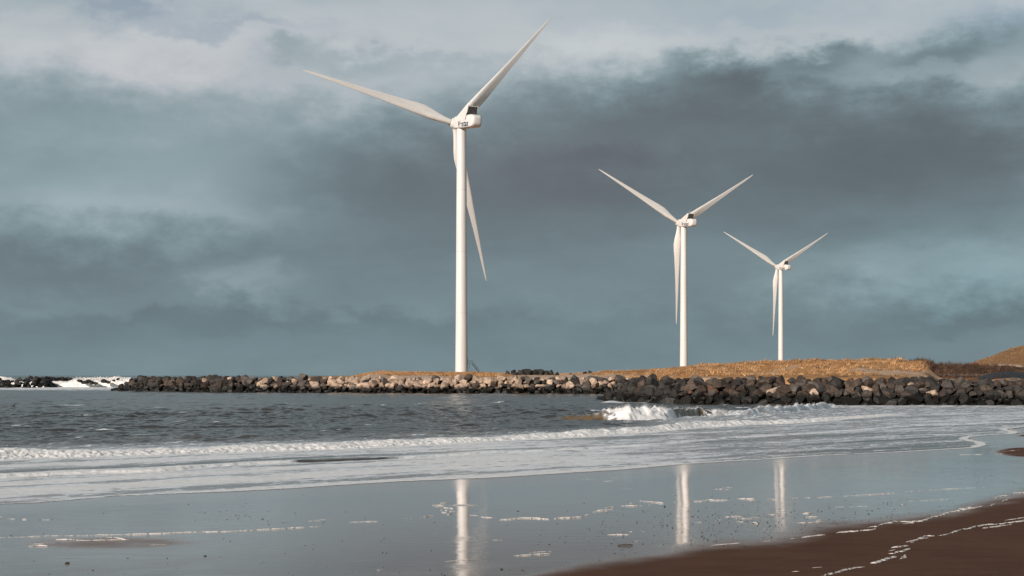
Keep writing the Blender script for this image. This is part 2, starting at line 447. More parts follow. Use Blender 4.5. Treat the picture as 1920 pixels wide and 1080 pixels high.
    # open sea to the horizon
    uu = np.linspace(-6500, 6500, 60); yy = [far_y - .8] + list(np.geomspace(far_y * 1.4, 45000, 14))
    gx = []; 
    Ug, Yg = np.meshgrid(uu, np.array(yy))
    hv = np.stack([(Ug - U0) / F * Yg, Yg, np.full_like(Ug, -.10)], -1).reshape(-1, 3)
    hi = np.arange(Ug.size).reshape(Ug.shape) + nb
    hq = np.stack([hi[:-1, :-1], hi[:-1, 1:], hi[1:, 1:], hi[1:, :-1]], -1).reshape(-1, 4)
    vv = np.concatenate([vv, hv]); faces = np.concatenate([faces, hq])
    foam = np.concatenate([fo.ravel()[used], np.zeros(len(hv))])
    silt = sm(0, .2, h3[None, :] + 0 * U) * np.exp(-((d3 - .3) / 1.0) ** 2) + .25 * sm(3, -2, d1)
    silt = np.concatenate([silt.ravel()[used], np.zeros(len(hv))])
    me = mesh_np('sea', vv, faces, True, {'foam': np.clip(foam, -.3, 1.15), 'silt': np.clip(silt, 0, 1)})
    m, nt = material('sea_water')
    P = nt.pos
    Pz = nt.vmath('MULTIPLY', P, (1.0, 1.0, 0.25))
    sx, sy, sz = nt.sep(Pz)
    al = nt.math('ADD', nt.math('MULTIPLY', sx, .785), nt.math('MULTIPLY', sy, .62))
    ac = nt.math('ADD', nt.math('MULTIPLY', sx, -.62), nt.math('MULTIPLY', sy, .785))
    st = nt.comb(nt.math('MULTIPLY', al, .36), ac, sz)
    fa = nt.attr('foam')
    na = nt.noise(st, 1.3, 6, .70, 1.2); nb_ = nt.noise(st, 6.0, 4, .65)
    nn = nt.math('ADD', nt.math('MULTIPLY', na, .75), nt.math('MULTIPLY', nb_, .25))
    val = nt.math('ADD', fa, nt.math('MULTIPLY', nt.math('SUBTRACT', nn, .5), 2.6))
    mask = nt.rng(val, .38, .66)
    thin = nt.math('MULTIPLY', nt.rng(fa, .12, .58), .42)
    msk = nt.math('MAXIMUM', mask, thin)
    wcol = nt.mix(nt.attr('silt'), (0.046, 0.041, 0.034, 1), (0.125, 0.082, 0.040, 1))
    fcol = nt.mix(nt.rng(fa, .55, 1.0), nt.mix(nb_, (0.70, 0.735, 0.765, 1), (0.80, 0.83, 0.86, 1)), nt.mix(nb_, (0.74, 0.73, 0.71, 1), (0.90, 0.89, 0.87, 1)))
    ripple = nt.noise(st, 3.0, 5, .62)
    b1 = nt.bump(ripple, .30, .12)
    b2 = nt.bump(nt.math('ADD', na, nt.math('MULTIPLY', nb_, .6)), nt.math('MULTIPLY', mask, .55), .16, b1)
    setp(nt, Base_Color=nt.mix(msk, wcol, fcol), Roughness=nt.fmix(msk, .16, .42), IOR=1.33, Normal=b2)
    o = mesh_obj('sea', me, m)
    tag(o, 'grey sea with white breakers rolling onto the beach', 'sea', kind='structure')
build_sea()

# ---------------------------------------------------------------- beach
def build_beach():
    us = np.arange(-900, 3000, 8.0)
    Ys = np.concatenate([np.geomspace(4.0, 24, 60)[:-1], np.geomspace(24, 190, 460)])
    U, Y = np.meshgrid(us, Ys); X = (U - U0) / F * Y
    q = qf(X, Y)
    Z = zbeach(X, Y) + .012 * (fbm(X * .25, Y * .18, 9, 3) - .5) * sm(0, 6, q)
    keepv = (q > -9) | (U > 1650)
    out = ~inside(X, Y) & (q < 3)
    Z = np.where(out, np.maximum(Z, .004 + .010 * np.minimum(edgedist(X, Y), 12)), Z)
    Z = np.where(~out & (q < -1), np.minimum(Z, -.03), Z)
    Vp = V0 + (CZ - Z) / Y * F
    # damp brown sand above the last wave's reach: a long tongue to the right, two low bars
    bu = [-900, 700, 900, 1000, 1080, 1180, 1260, 1340, 1430, 1520, 1620, 1700, 1780, 1860, 1920, 2100, 3000]
    bv = [1320, 1190, 1125, 1090, 1067, 1046, 1030, 1018, 1007, 998, 987, 973, 957, 937, 925, 900, 830]
    nz = fbm(X * .35, Y * .16, 61, 4) - .5
    below = Vp - np.interp(U, bu, bv) + nz * 34
    dry = sm(-26, 30, below)
    def lens(u, v, su, sv): return np.exp(-(((U - u) / su) ** 2 + ((Vp - v + nz * 8) / sv) ** 2))
    dry = np.maximum(dry, (.50 * sm(.10, .85, lens(200, 1018, 200, 14))))
    dry = np.maximum(dry, .95 * sm(.3, .6, lens(1965, 848, 110, 10)))
    dry = np.maximum(dry, .9 * sm(.3, .6, lens(1945, 816, 45, 2.4)))
    dry = np.maximum(dry, .35 * sm(.3, .9, lens(870, 946, 60, 3)))
    brown = sm(930, 1110, Vp) * (.75 + .5 * fbm(X * .5, Y * .3, 66, 4))
    dry = np.maximum(dry, .20 * brown)
    ridge = fbm((X * .785 + Y * .62) * .12, (-X * .62 + Y * .785) * .9, 67, 4, .6)
    dry = np.clip(dry + .30 * (ridge - .47), 0, 1)
    nr, nc = X.shape; idx = np.arange(nr * nc).reshape(nr, nc)
    qd = np.stack([idx[:-1, :-1], idx[:-1, 1:], idx[1:, 1:], idx[1:, :-1]], -1)
    k = keepv[:-1, :-1] & keepv[:-1, 1:] & keepv[1:, 1:] & keepv[1:, :-1]
    qd = qd[k]; used = np.zeros(nr * nc, bool); used[qd.ravel()] = True; rm = np.cumsum(used) - 1
    # rougher film of water close to the wash, mirror flat further up
    lace = sm(150, 0, Vp - np.interp(U, [p[0] for p in EDGE if p[0] < 1840], [p[1] for p in EDGE if p[0] < 1840]))
    film = sm(30, 0, Vp - np.interp(U, [p[0] for p in EDGE if p[0] < 1840], [p[1] for p in EDGE if p[0] < 1840]))
    me = mesh_np('beach', np.stack([X, Y, Z], -1).reshape(-1, 3)[used], rm[qd], True,
                 {'dry': dry.ravel()[used], 'film': film.ravel()[used], 'brown': brown.ravel()[used], 'lace': lace.ravel()[used]})
    m, nt = material('wet_sand')
    P = nt.pos
    dry_n = nt.rng(nt.math('ADD', nt.attr('dry'), nt.math('MULTIPLY', nt.math('SUBTRACT', nt.noise(P, 1.2, 5, .6), .5), .35)), .05, .95)
    grain = nt.noise(P, 60, 3, .7); blot = nt.noise(P, .5, 4, .6)
    col_d = nt.mix(blot, (0.084, 0.041, 0.024, 1), (0.116, 0.060, 0.037, 1))
    col_w = nt.mix(blot, (0.36, 0.295, 0.270, 1), (0.43, 0.355, 0.325, 1))
    col_w = nt.mix(nt.math('MULTIPLY', nt.attr('brown'), .8, clamp=True), col_w, (0.17, 0.105, 0.075, 1))
    col_w = nt.mix(nt.math('MULTIPLY', nt.attr('lace'), .55), col_w, (0.62, 0.60, 0.60, 1))
    col = nt.mix(dry_n, col_w, col_d)
    col = nt.mix(nt.math('MULTIPLY', nt.rng(grain, .56, .70), nt.fmix(dry_n, .25, .8)), col, (0.030, 0.022, 0.018, 1))
    col = nt.mix(nt.math('MULTIPLY', nt.rng(nt.noise(P, 24, 2, .5), .66, .72), nt.math('MULTIPLY', dry_n, .35)), col, (0.26, 0.20, 0.16, 1))
    col = nt.mix(nt.math('MULTIPLY', nt.rng(nt.noise(nt.vmath('MULTIPLY', P, (.5, 1.4, 1)), 1.6, 4, .6), .45, .65), nt.math('MULTIPLY', dry_n, .35)), col, (0.060, 0.032, 0.020, 1))
    px_, py_, pz_ = nt.sep(P)
    rp = nt.noise(nt.comb(nt.math('MULTIPLY', px_, .28), nt.math('MULTIPLY', py_, 2.2), 0.0), 2.2, 3, .5)
    b = nt.bump(rp, .11, .05)
    b = nt.bump(grain, nt.math('MULTIPLY', dry_n, .35), .02, b)
    rough = nt.math('ADD', nt.fmix(dry_n, .058, .62), nt.math('MULTIPLY', nt.attr('film'), .10))
    rough = nt.math('ADD', rough, nt.math('MULTIPLY', nt.math('SUBTRACT', nt.noise(P, .35, 3), .5), .07))
    setp(nt, Base_Color=col, Roughness=rough, IOR=1.36, Normal=b, Coat_Weight=nt.fmix(dry_n, .65, 0.0), Specular_IOR_Level=nt.fmix(dry_n, .5, .04), Coat_Roughness=rough, Coat_IOR=1.33, Coat_Normal=b)
    o = mesh_obj('beach', me, m)
    tag(o, 'wet brown sand beach reflecting the sky', 'beach', kind='structure')
build_beach()

# ---------------------------------------------------------------- foam left on the sand
def foam_lines():
    L = []
    def P(w, *pts, gap=0.0): L.append((w, gap, pts))
    P(.16, (-60, 1012), (0, 1009), (90, 1006), (290, 1001), (420, 997), (560, 990), (606, 986))
    P(.22, (105, 1012), (160, 1013), (245, 1012)); P(.4, (188, 1011), (215, 1009), (240, 1011)); P(.3, (50, 1026), (70, 1024), (92, 1024)); P(.16, (60, 1021), (98, 1018)); P(.2, (104, 1019), (114, 1017))
    P(.1, (278, 1023), (318, 1021)); P(.15, (346, 1018), (354, 1017)); P(.15, (574, 978), (618, 974)); P(.3, (604, 980), (612, 977))
    P(.14, (-10, 969), (12, 969)); P(.2, (15, 973), (32, 973)); P(.25, (38, 975), (52, 974)); P(.12, (75, 975), (98, 975)); P(.07, (113, 977), (135, 976)); P(.08, (210, 980), (228, 979))
    P(.5, (935, 975), (970, 973), (1005, 972), (1030, 973)); P(.75, (1038, 972), (1060, 970), (1078, 969), (1092, 967), gap=.1)
    for a in ((1096, 965, 1106, 964), (1110, 961, 1132, 959), (1116, 957, 1140, 956), (1132, 953, 1152, 951), (1133, 957, 1150, 956), (1145, 950, 1153, 949)): P(.3, a[:2], a[2:])
    for a in ((1160, 949, 1206, 948), (1172, 945, 1190, 944), (1198, 939, 1244, 943), (1212, 942, 1230, 940), (1216, 948, 1224, 947), (1262, 942, 1268, 941), (1262, 929, 1268, 928)): P(.24, a[:2], a[2:])
    for a in ((810, 948, 830, 947), (814, 951, 838, 949), (824, 945, 842, 943), (824, 957, 838, 959), (826, 961, 838, 962), (842, 959, 856, 958), (838, 965, 850, 963), (830, 953, 850, 955)): P(.35, a[:2], a[2:])
    P(.4, (880, 967), (897, 967)); P(.35, (900, 970), (925, 971)); P(.28, (758, 973), (775, 972)); P(.22, (787, 971), (816, 968)); P(.14, (654, 979), (710, 978))
    P(.14, (962, 1043), (985, 1042), (1010, 1040), (1033, 1038)); P(.1, (990, 1037), (1036, 1035)); P(.1, (922, 1013), (945, 1013)); P(.12, (1188, 1016), (1204, 1014)); P(.14, (1138, 1003), (1180, 1003))
    P(.3, (1180, 998), (1190, 998)); P(.1, (1200, 998), (1220, 996)); P(.1, (1254, 990), (1262, 989)); P(.12, (706, 1069), (718, 1068)); P(.1, (664, 1073), (670, 1072)); P(.18, (810, 1003), (818, 1002)); P(.1, (832, 1054), (880, 1050))
    # the two broken lines across the brown sand
    P(.14, (1330, 1025), (1340, 1023), (1365, 1021), (1391, 1019)); P(.16, (1427, 1016), (1447, 1015)); P(.18, (1477, 1011.5), (1493, 1010)); P(.22, (1502, 1009), (1525, 1007), (1550, 1004))
    P(.30, (1567, 1000), (1590, 998), (1623, 994), (1640, 991)); P(.5, (1625, 990), (1657, 985), (1690, 980), (1720, 976), (1757, 969), (1780, 963), (1813, 955), (1847, 948), (1865, 944), (1882, 939), (1907, 935), gap=.08); P(.9, (1690, 982), (1705, 980), (1722, 978)); P(.7, (1800, 957), (1825, 952))
    P(.5, (1858, 933), (1875, 930), (1892, 930)); P(.3, (1900, 925), (1940, 923))
    P(.24, (1540, 1082), (1560, 1074), (1580, 1069), (1600, 1066), (1624, 1063), gap=.1); P(.55, (1630, 1056), (1645, 1053), (1663, 1049), (1687, 1047)); P(.5, (1680, 1048), (1694, 1044), (1698, 1041))
    P(.5, (1664, 1038), (1685, 1035), (1700, 1031), (1712, 1029)); P(.3, (1668, 1027), (1690, 1025), (1706, 1024)); P(.2, (1662, 1032), (1680, 1030)); P(.25, (1697, 1017), (1712, 1014), (1740, 1008))
    P(.36, (1706, 1018), (1740, 1008), (1780, 999), (1800, 995), (1820, 991), (1847, 986), (1880, 983), (1900, 980), (1930, 974), (1990, 966), gap=.12); P(.2, (1840, 991), (1880, 987), (1900, 984)); P(.2, (1880, 976), (1925, 971))
    P(.12, (1520, 1066), (1543, 1064)); P(.14, (1483, 1073), (1500, 1072)); P(.12, (1520, 1058), (1528, 1057))
    # dashes on the mirror sand
    for a in ((1300, 941, 1325, 940), (1322, 937, 1342, 938), (1335, 939, 1368, 938), (1382, 936, 1418, 935), (1398, 939, 1420, 938), (1437, 936, 1452, 935), (1446, 937, 1456, 937), (1483, 935, 1500, 934), (1508, 934, 1522, 933), (1530, 933, 1560, 931)): P(.22, a[:2], a[2:])
    P(.14, (1580, 931), (1620, 928), (1680, 925)); P(.09, (1690, 923), (1760, 918), (1850, 914)); P(.08, (1560, 951), (1640, 949)); P(.16, (1686, 947), (1697, 945)); P(.08, (1700, 940), (1780, 936))
    for a in ((1304, 981, 1318, 980), (1340, 976, 1366, 974), (1378, 974, 1400, 972), (1400, 974, 1426, 971), (1380, 979, 1396, 979), (1352, 970, 1392, 969), (1440, 966, 1462, 965)): P(.18, a[:2], a[2:])
    P(.34, (1406, 982), (1413, 980), (1420, 982)); P(.22, (1427, 993), (1442, 992)); P(.22, (1493, 981), (1520, 980), (1543, 978)); P(.4, (1503, 963), (1527, 962)); P(.3, (1507, 971), (1535, 970)); P(.2, (1530, 977), (1545, 975))
    P(.14, (1797, 853), (1843, 852)); P(.25, (1866, 852), (1880, 851)); P(.2, (1880, 847.5), (1911, 844)); P(.12, (1855, 838), (1880, 836)); P(.1, (1890, 831), (1915, 829))
    for a in ((1340, 918, 1362, 917), (1356, 915, 1376, 914), (1360, 919, 1372, 918), (1090, 900, 1100, 899), (1098, 899, 1112, 898), (1130, 903, 1150, 902), (1145, 896, 1160, 895)): P(.16, a[:2], a[2:])
    verts, faces = [], []
    rr = np.random.default_rng(19)
    for w, gap, pts in L:
        pts = np.array(pts, float)
        X, Y = px2beach(pts[:, 0], pts[:, 1])
        seg = np.hypot(np.diff(X), np.diff(Y)); s = np.concatenate([[0], np.cumsum(seg)])
        n = max(8, int(s[-1] / .05)); t = np.linspace(0, s[-1], n)
        x_ = np.interp(t, s, X); y_ = np.interp(t, s, Y)
        so_ = rr.uniform(0, 500)
        meander = (fbm(t * .9 + so_, np.zeros(n), 3, 4, .6) - .5)
        y_ = y_ + meander * w * 2.2
        endt = np.minimum(1, np.minimum(t, s[-1] - t) / max(.2, .10 * s[-1]))
        def side(k):
            a = fbm(t * 1.6 + so_ + 71 * k, np.full(n, k * 3.1), 5, 5, .65)
            a = .6 * a + .4 * fbm(t * 7 + so_ + 31 * k, np.full(n, k * 1.7), 6, 3, .7)
            return np.clip((a - .34) * 3.0, 0, 2) * w * .29 * np.sqrt(endt)
        up, dn = side(1), side(2)
        if gap: 
            g = fbm(t * .8 + so_ + 900, np.zeros(n), 8, 3); k_ = sm(gap + .15, gap + .3, g); up *= k_; dn *= k_
        tot = up + dn
        hz = np.minimum(.022, tot * .25)
        zb = zbeach(x_, y_)
        b0 = len(verts)
        for i in range(n):
            verts.append((x_[i], y_[i] + up[i], zb[i] + .007))
            verts.append((x_[i], y_[i] + (up[i] - dn[i]) * .5 + .3 * up[i], zb[i] + .007 + hz[i]))
            verts.append((x_[i], y_[i] - .7 * dn[i], zb[i] + .007 + hz[i] * .9))
            verts.append((x_[i], y_[i] - dn[i], zb[i] + .007))
        for i in range(n - 1):
            if tot[i] < .012 and tot[i + 1] < .012: continue
            for k in range(3):
                a = b0 + i * 4 + k
                faces.append((a, a + 1, a + 5, a + 4))
    me = mesh_np('sea_foam', np.array(verts), np.array(faces), True)
    m, nt = material('beach_foam')
    n = nt.noise(nt.pos, 30, 4, .6)
    setp(nt, Base_Color=nt.mix(n, (0.55, 0.50, 0.46, 1), (0.82, 0.77, 0.72, 1)), Roughness=.7, Normal=nt.bump(n, .5, .02), Alpha=nt.rng(nt.noise(nt.vmath('MULTIPLY', nt.pos, (1, .45, 1)), 11, 4, .7), .36, .52))
    tag(mesh_obj('sea_foam', me, m), 'strings and flecks of white foam left on the wet sand', 'foam', kind='stuff')
foam_lines()

# ---------------------------------------------------------------- stones
def rock_mesh(name, seed, sub=3, cuts=13, lo=.44, hi=.74, rough=.022):
    r = random.Random(seed)
    bm = bmesh.new()
    bmesh.ops.create_icosphere(bm, subdivisions=sub, radius=1.0)
    pl = []
    for i in range(cuts):
        d = Vector((r.gauss(0, 1), r.gauss(0, 1), r.gauss(0, 1))).normalized()
        pl.append((d, r.uniform(lo, hi)))
    for v in bm.verts:
        for d, k in pl:
            s = v.co.dot(d) - k
            if s > 0: v.co -= d * s
        f = 1 + rough * (math.sin(v.co.x * 9 + seed) * math.sin(v.co.y * 11 + seed * 2) + math.sin(v.co.z * 13 + seed * 3) * .7)
        v.co *= f
    me = bpy.data.meshes.new(name)
    bm.to_mesh(me); bm.free()
    for p in me.polygons: p.use_smooth = True
    me.set_sharp_from_angle(angle=R(16))
    return me

def stone_material(name, per_object):
    m, nt = material(name)
    if per_object: base = nt.new('ShaderNodeObjectInfo').outputs['Color']
    else: base = nt.attr('tone', 'Color')
    P = nt.pos
    n1 = nt.noise(P, 1.3, 6, .65); n2 = nt.noise(P, 7.0, 4, .6)
    dirt = nt.rng(nt.math('ADD', nt.math('MULTIPLY', n1, .7), nt.math('MULTIPLY', n2, .3)), .38, .62)
    col = nt.mix(dirt, nt.mix(1.0, base, (.58, .56, .55, 1), 'MULTIPLY'), nt.mix(1.0, base, (1.18, 1.15, 1.12, 1), 'MULTIPLY'))
    # black weed and wet band up to the tide mark
    zz = nt.math('ADD', nt.sep(P)[2], nt.math('MULTIPLY', nt.math('SUBTRACT', n1, .5), 1.3))
    weed = nt.rng(zz, .95, 1.9, 1.0, 0.0)
    col = nt.mix(weed, col, (0.011, 0.010, 0.008, 1))
    setp(nt, Base_Color=col, Roughness=nt.fmix(weed, .85, .5), Normal=nt.bump(nt.math('ADD', n1, nt.math('MULTIPLY', n2, .4)), .6, .18))
    nt.p.inputs['Specular IOR Level'].default_value = .3
    return m
M_ROCK = stone_material('armour_stone', True)
M_RUBBLE = stone_material('rubble_stone', False)
PROTO = [rock_mesh('boulder', s, 4, 9 + s % 4) for s in range(16)]
PROTO_LOW = [rock_mesh('rubble_block', s + 50, 2, 10 + s % 4) for s in range(8)]
for me in PROTO: me.materials.append(M_ROCK)

TONES = {   # stone colours; on the far breakwater also painted cloud shadow and sunlight
    'dark grey': [(0.040, 0.038, 0.036), (0.055, 0.052, 0.048), (0.032, 0.029, 0.027)],
    'brown': [(0.072, 0.054, 0.043), (0.092, 0.070, 0.056), (0.058, 0.043, 0.035)],
    'grey': [(0.100, 0.088, 0.077), (0.080, 0.071, 0.063), (0.122, 0.106, 0.092)],
    'pale tan': [(0.46, 0.35, 0.26), (0.55, 0.42, 0.32), (0.38, 0.29, 0.22)],
    'reddish brown': [(0.150, 0.085, 0.058), (0.125, 0.070, 0.048)],
}
def ordinal(n):
    return '%d%s' % (n, 'th' if 10 <= n % 100 <= 20 else {1: 'st', 2: 'nd', 3: 'rd'}.get(n % 10, 'th'))

def path_pts(px):
    X, Y = px2sea([p[0] for p in px], [p[1] for p in px])
    X, Y = np.array(X), np.array(Y)
    return X, Y
class Path:
    def __init__(s, px):
        s.X, s.Y = path_pts(px)
        s.s = np.concatenate([[0], np.cumsum(np.hypot(np.diff(s.X), np.diff(s.Y)))])
        s.L = s.s[-1]
    def at(s, t):
        x_ = np.interp(t, s.s, s.X); y_ = np.interp(t, s.s, s.Y)
        x2 = np.interp(min(t + 1.0, s.L), s.s, s.X); y2 = np.interp(min(t + 1.0, s.L), s.s, s.Y)
        x1 = np.interp(max(t - 1.0, 0), s.s, s.X); y1 = np.interp(max(t - 1.0, 0), s.s, s.Y)
        d = Vector((x2 - x1, y2 - y1, 0)).normalized()
        return Vector((x_, y_, 0)), d, Vector((-d.y, d.x, 0))    # point, along, inland
    def uof(s, p): return U0 + F * p.x / p.y

ROCKS = []    # dicts: loc, scale, rot, tone, row, order, wall
def lay(path, wall, rows, step, size, tonefun, r, head):
    """rows: list of (z, setback, name); head: extra start offset for each row"""
    for j, (z, back, rname) in enumerate(rows):
        t = head[j]; k = 0
        while t < path.L:
            p, d, nrm = path.at(t)
            s = size * 1.22 * r.uniform(.56, 1.34) * (1.0 if r.random() > .12 else 1.25)
            loc = p + nrm * (back + r.uniform(-.3, .3) * size) + d * r.uniform(-.2, .2) * size
            loc.z = z + r.uniform(-.20, .22 if rname != 'top row' else .04) * size
            k += 1
            tn = tonefun(path.uof(p), j, r)
            sc = Vector((s * r.uniform(.85, 1.25), s * r.uniform(.75, 1.0), s * r.uniform(.58, .88)))
            ROCKS.append(dict(loc=loc, sc=sc, rot=(r.uniform(-.5, .5), r.uniform(-.45, .45), r.uniform(0, 6.28)), tone=tn,
                              row=rname, k=k, wall=wall, u=path.uof(loc), px=F * s / loc.y))
            t += step * s / size * r.uniform(.74, 1.0)

def tone_near(u, j, r):
    x = r.random()
    if u < 1260: return r.choice(['dark grey', 'dark grey', 'brown'])
    if j <= 1: return r.choice(['dark grey', 'dark grey', 'brown'])
    if x < .05: return 'reddish brown'
    if x < .08: return 'pale tan'
    if x < .32: return 'grey'
    if x < .75: return 'brown'
    return 'dark grey'
def tone_far(u, j, r):  # cloud shadow on the left end and sunlit middle painted in as stone tone
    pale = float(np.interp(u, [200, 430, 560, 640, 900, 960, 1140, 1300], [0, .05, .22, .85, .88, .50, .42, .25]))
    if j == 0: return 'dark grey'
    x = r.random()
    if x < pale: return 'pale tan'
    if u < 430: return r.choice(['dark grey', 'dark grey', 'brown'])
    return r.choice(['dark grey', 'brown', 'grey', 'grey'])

NEAR = Path([(1128, 751.5), (1160, 753.5), (1250, 757), (1400, 759), (1500, 760), (1920, 760), (2450, 760)])
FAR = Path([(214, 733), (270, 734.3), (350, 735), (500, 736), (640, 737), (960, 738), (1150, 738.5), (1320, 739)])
rr_ = random.Random(23)
NEAR_ROWS = [(-.1, 0, 'waterline row'), (.62, .75, 'second row'), (1.30, 1.5, 'third row'), (1.95, 2.3, 'fourth row'), (2.62, 3.1, 'fifth row'), (3.15, 4.1, 'top row')]
lay(NEAR, 'near breakwater', NEAR_ROWS, 1.22, .84, tone_near, rr_, [0, 1.3, 2.4, 3.2, 3.9, 5.2])
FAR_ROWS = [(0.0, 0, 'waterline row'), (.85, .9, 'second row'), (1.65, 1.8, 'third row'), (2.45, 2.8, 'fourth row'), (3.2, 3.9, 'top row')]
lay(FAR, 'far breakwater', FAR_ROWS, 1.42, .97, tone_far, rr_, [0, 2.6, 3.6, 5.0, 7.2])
# the dark heap standing on the dune between the turbines
heap = [(952, 700, 2.0), (962, 698, 2.4), (974, 698, 2.2), (986, 696, 2.8), (996, 699, 2.4), (1006, 698, 2.6), (1016, 697, 2.4), (1026, 699, 2.2), (1034, 699.5, 2.2), (1044, 701, 1.6), (968, 701, 2.2), (981, 701, 2.2), (1013, 701, 1.8), (1096, 700, 2.0), (1107, 700, 2.2), (1070, 701.5, 1.2)]
for i, (u, v, s) in enumerate(heap):
    Yh = 415.0
    loc = Vector(((u - U0) / F * Yh, Yh + rr_.uniform(-1, 1), CZ + (V0 - v - .8) / F * Yh))
    ROCKS.append(dict(loc=loc, sc=Vector((s * .62, s * .55, s * .52)), rot=(rr_.uniform(-.4, .4), rr_.uniform(-.4, .4), rr_.uniform(0, 6)), tone='dark grey', row='heap', k=i + 1, wall='heap', u=u, px=99 if s > 1.9 else 0))
# low jetty far out on the left
JET = Path([(-420, 729.5), (-150, 728), (0, 727.3), (90, 726.8), (160, 724), (182, 722.6)])
rj = random.Random(5)
for j, (z, back) in enumerate([(0, 0), (.8, 1.0), (1.6, 2.0), (2.4, 3.0), (3.0, 4.0)]):
    t = 0
    while t < JET.L - j * 6:
        p, d, nrm = JET.at(t); s = 1.25 * rj.uniform(.6, 1.3)
        u = JET.uof(p)
        low = float(np.interp(u, [-420, -20, 40, 75, 130, 170, 185], [.8, .55, .95, 1.0, .75, .25, .1]))
        if not (j >= 2 and rj.random() > low):
            loc = p + nrm * back; loc.z = z * (.5 + .5 * low) + rj.uniform(-.3, .3)
            ROCKS.append(dict(loc=loc, sc=Vector((s * 1.1, s * .9, s * .75)), rot=(rj.uniform(-.5, .5), rj.uniform(-.5, .5), rj.uniform(0, 6)), tone='dark grey', row='', k=0, wall='jetty', u=u, px=0))
        t += 1.7 * rj.uniform(.8, 1.2)
for (u, v, s) in ((197, 715, 1.3), (203, 717, .9), (221, 711, .8), (214, 713.5, .5), (160, 717, 1.2), (172, 718, 1.0), (179, 718.5, .8), (166, 714, .9), (150, 714, 1.0)):
    loc = Vector(((u - U0) / F * 446, 446, CZ + (V0 - v) / F * 446))
    ROCKS.append(dict(loc=loc, sc=Vector((s * 1.6, s, s * .8)), rot=(rj.uniform(-.3, .3), 0, rj.uniform(0, 6)), tone='dark grey', row='', k=0, wall='jetty', u=u, px=0))

inview = [q for q in ROCKS if -10 < q['u'] < 1930 and q['wall'] != 'jetty' and q['px'] > 0 and not (q['wall'] == 'far breakwater' and q['u'] > 1165)]
inview.sort(key=lambda q: (-q['px']))
single = inview[:298]
sid = set(id(q) for q in single)
SIZEW = lambda s, ref: 'large' if s > ref * 1.15 else ('small' if s < ref * .85 else 'middling')
for i, q in enumerate(single):
    o = bpy.data.objects.new('boulder', PROTO[rr_.randrange(len(PROTO))])
    o.location = q['loc']; o.scale = q['sc']; o.rotation_euler = q['rot']
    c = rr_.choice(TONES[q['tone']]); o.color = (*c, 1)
    link(o)
    if q['wall'] == 'heap':
        tag(o, '%s dark boulder from the left in the loose heap on the sandy dune' % ordinal(q['k']), 'boulder', 'boulders heaped on the dune')
    else:
        size = SIZEW(q['sc'].x, 1.07 if q['wall'].startswith('near') else 1.3)
        tone = 'black' if q['row'] in ('waterline row', 'second row') else q['tone']
        tag(o, '%s %s boulder, %s from the seaward tip, %s, %s' % (size, tone, ordinal(q['k']), q['row'], q['wall']), 'boulder', 'boulders of the ' + q['wall'])
# all smaller and more distant blocks
def merge(lst):
    vs, fs, cs = [], [], []; off = 0
    cache = []
    for me in PROTO_LOW:
        v = np.empty(len(me.vertices) * 3, np.float32); me.vertices.foreach_get('co', v)
        f = np.empty(len(me.polygons) * 3, np.int32); me.polygons.foreach_get('vertices', f)
        cache.append((v.reshape(-1, 3), f.reshape(-1, 3)))
    for q in lst:
        v, f = cache[rr_.randrange(len(cache))]
        Mx = np.array(Euler(q['rot']).to_matrix() @ Matrix.Diagonal(q['sc']))
        vs.append(v @ Mx.T + np.array(q['loc'])); fs.append(f + off); off += len(v)
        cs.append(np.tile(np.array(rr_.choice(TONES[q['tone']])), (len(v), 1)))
    return np.concatenate(vs), np.concatenate(fs), np.concatenate(cs)
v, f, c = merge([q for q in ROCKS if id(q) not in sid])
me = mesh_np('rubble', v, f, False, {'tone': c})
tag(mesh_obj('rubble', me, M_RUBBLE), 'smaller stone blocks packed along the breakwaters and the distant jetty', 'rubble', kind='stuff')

# banks of dark fill the boulders lie on
def bank(path, prof, name, label):
    vs, fs = [], []
    n = int(path.L / 2); 
    for i in range(n + 1):
        t = path.L * i / n; p, d, nrm = path.at(t)
        g = min(1, .02 + t / 7.5)
        for (b, z) in prof:
            b2 = b if b < 2 else b
            q = p + nrm * b2
            vs.append((q.x, q.y, z * g if z > 0 else z))
    m = len(prof)
    for i in range(n):
        for k in range(m - 1):
            a = i * m + k
            fs.append((a, a + 1, a + m + 1, a + m))
    me = mesh_np(name, np.array(vs), np.array(fs), False, {'tone': np.tile(np.array([.035, .030, .027]), (len(vs), 1))})
    tag(mesh_obj(name, me, M_RUBBLE), label, 'bank', kind='structure')
bank(NEAR, [(.3, -1.2), (.6, -.2), (2.2, 1.3), (4.2, 2.75), (9.5, 2.75), (13, -1)], 'stone_bank', 'dark core of the near breakwater under its boulders')
bank(FAR, [(.4, -1.2), (.8, -.3), (2.6, 1.5), (5.0, 2.9), (9, 2.9), (14, -1)], 'stone_bank', 'dark core of the far breakwater under its boulders')

# ---------------------------------------------------------------- dunes
DU = dict(
    Yf=([600, 640, 1120, 1215, 1300, 1500, 1920, 2700], [336, 322, 303, 303, 196, 188, 186.5, 186.5]),
    Yr=([600, 900, 1130, 1250, 1350, 1500, 1740, 1830, 2000, 2700], [450, 456, 440, 405, 365, 335, 335, 335, 340, 340]),
    vf=([600, 1130, 1250, 1700, 1745, 1850, 2700], [711, 709.5, 709, 710, 714, 715, 714]),
    vr=([560, 640, 668, 690, 720, 750, 780, 850, 900, 940, 1000, 1060, 1100, 1130, 1200, 1280, 1300, 1350, 1420, 1470, 1520, 1600, 1660, 1682, 1705, 1722, 1742, 1765, 1800, 1850, 1920, 2100, 2700],
        [730, 716, 704.5, 700, 697, 699, 698.3, 699.2, 699.8, 701, 702, 702, 700.5, 698, 695.5, 691.5, 689, 686, 683, 681, 678, 678, 677, 676, 680, 678, 679.5, 683.5, 685.5, 687, 690, 693, 690]),
)
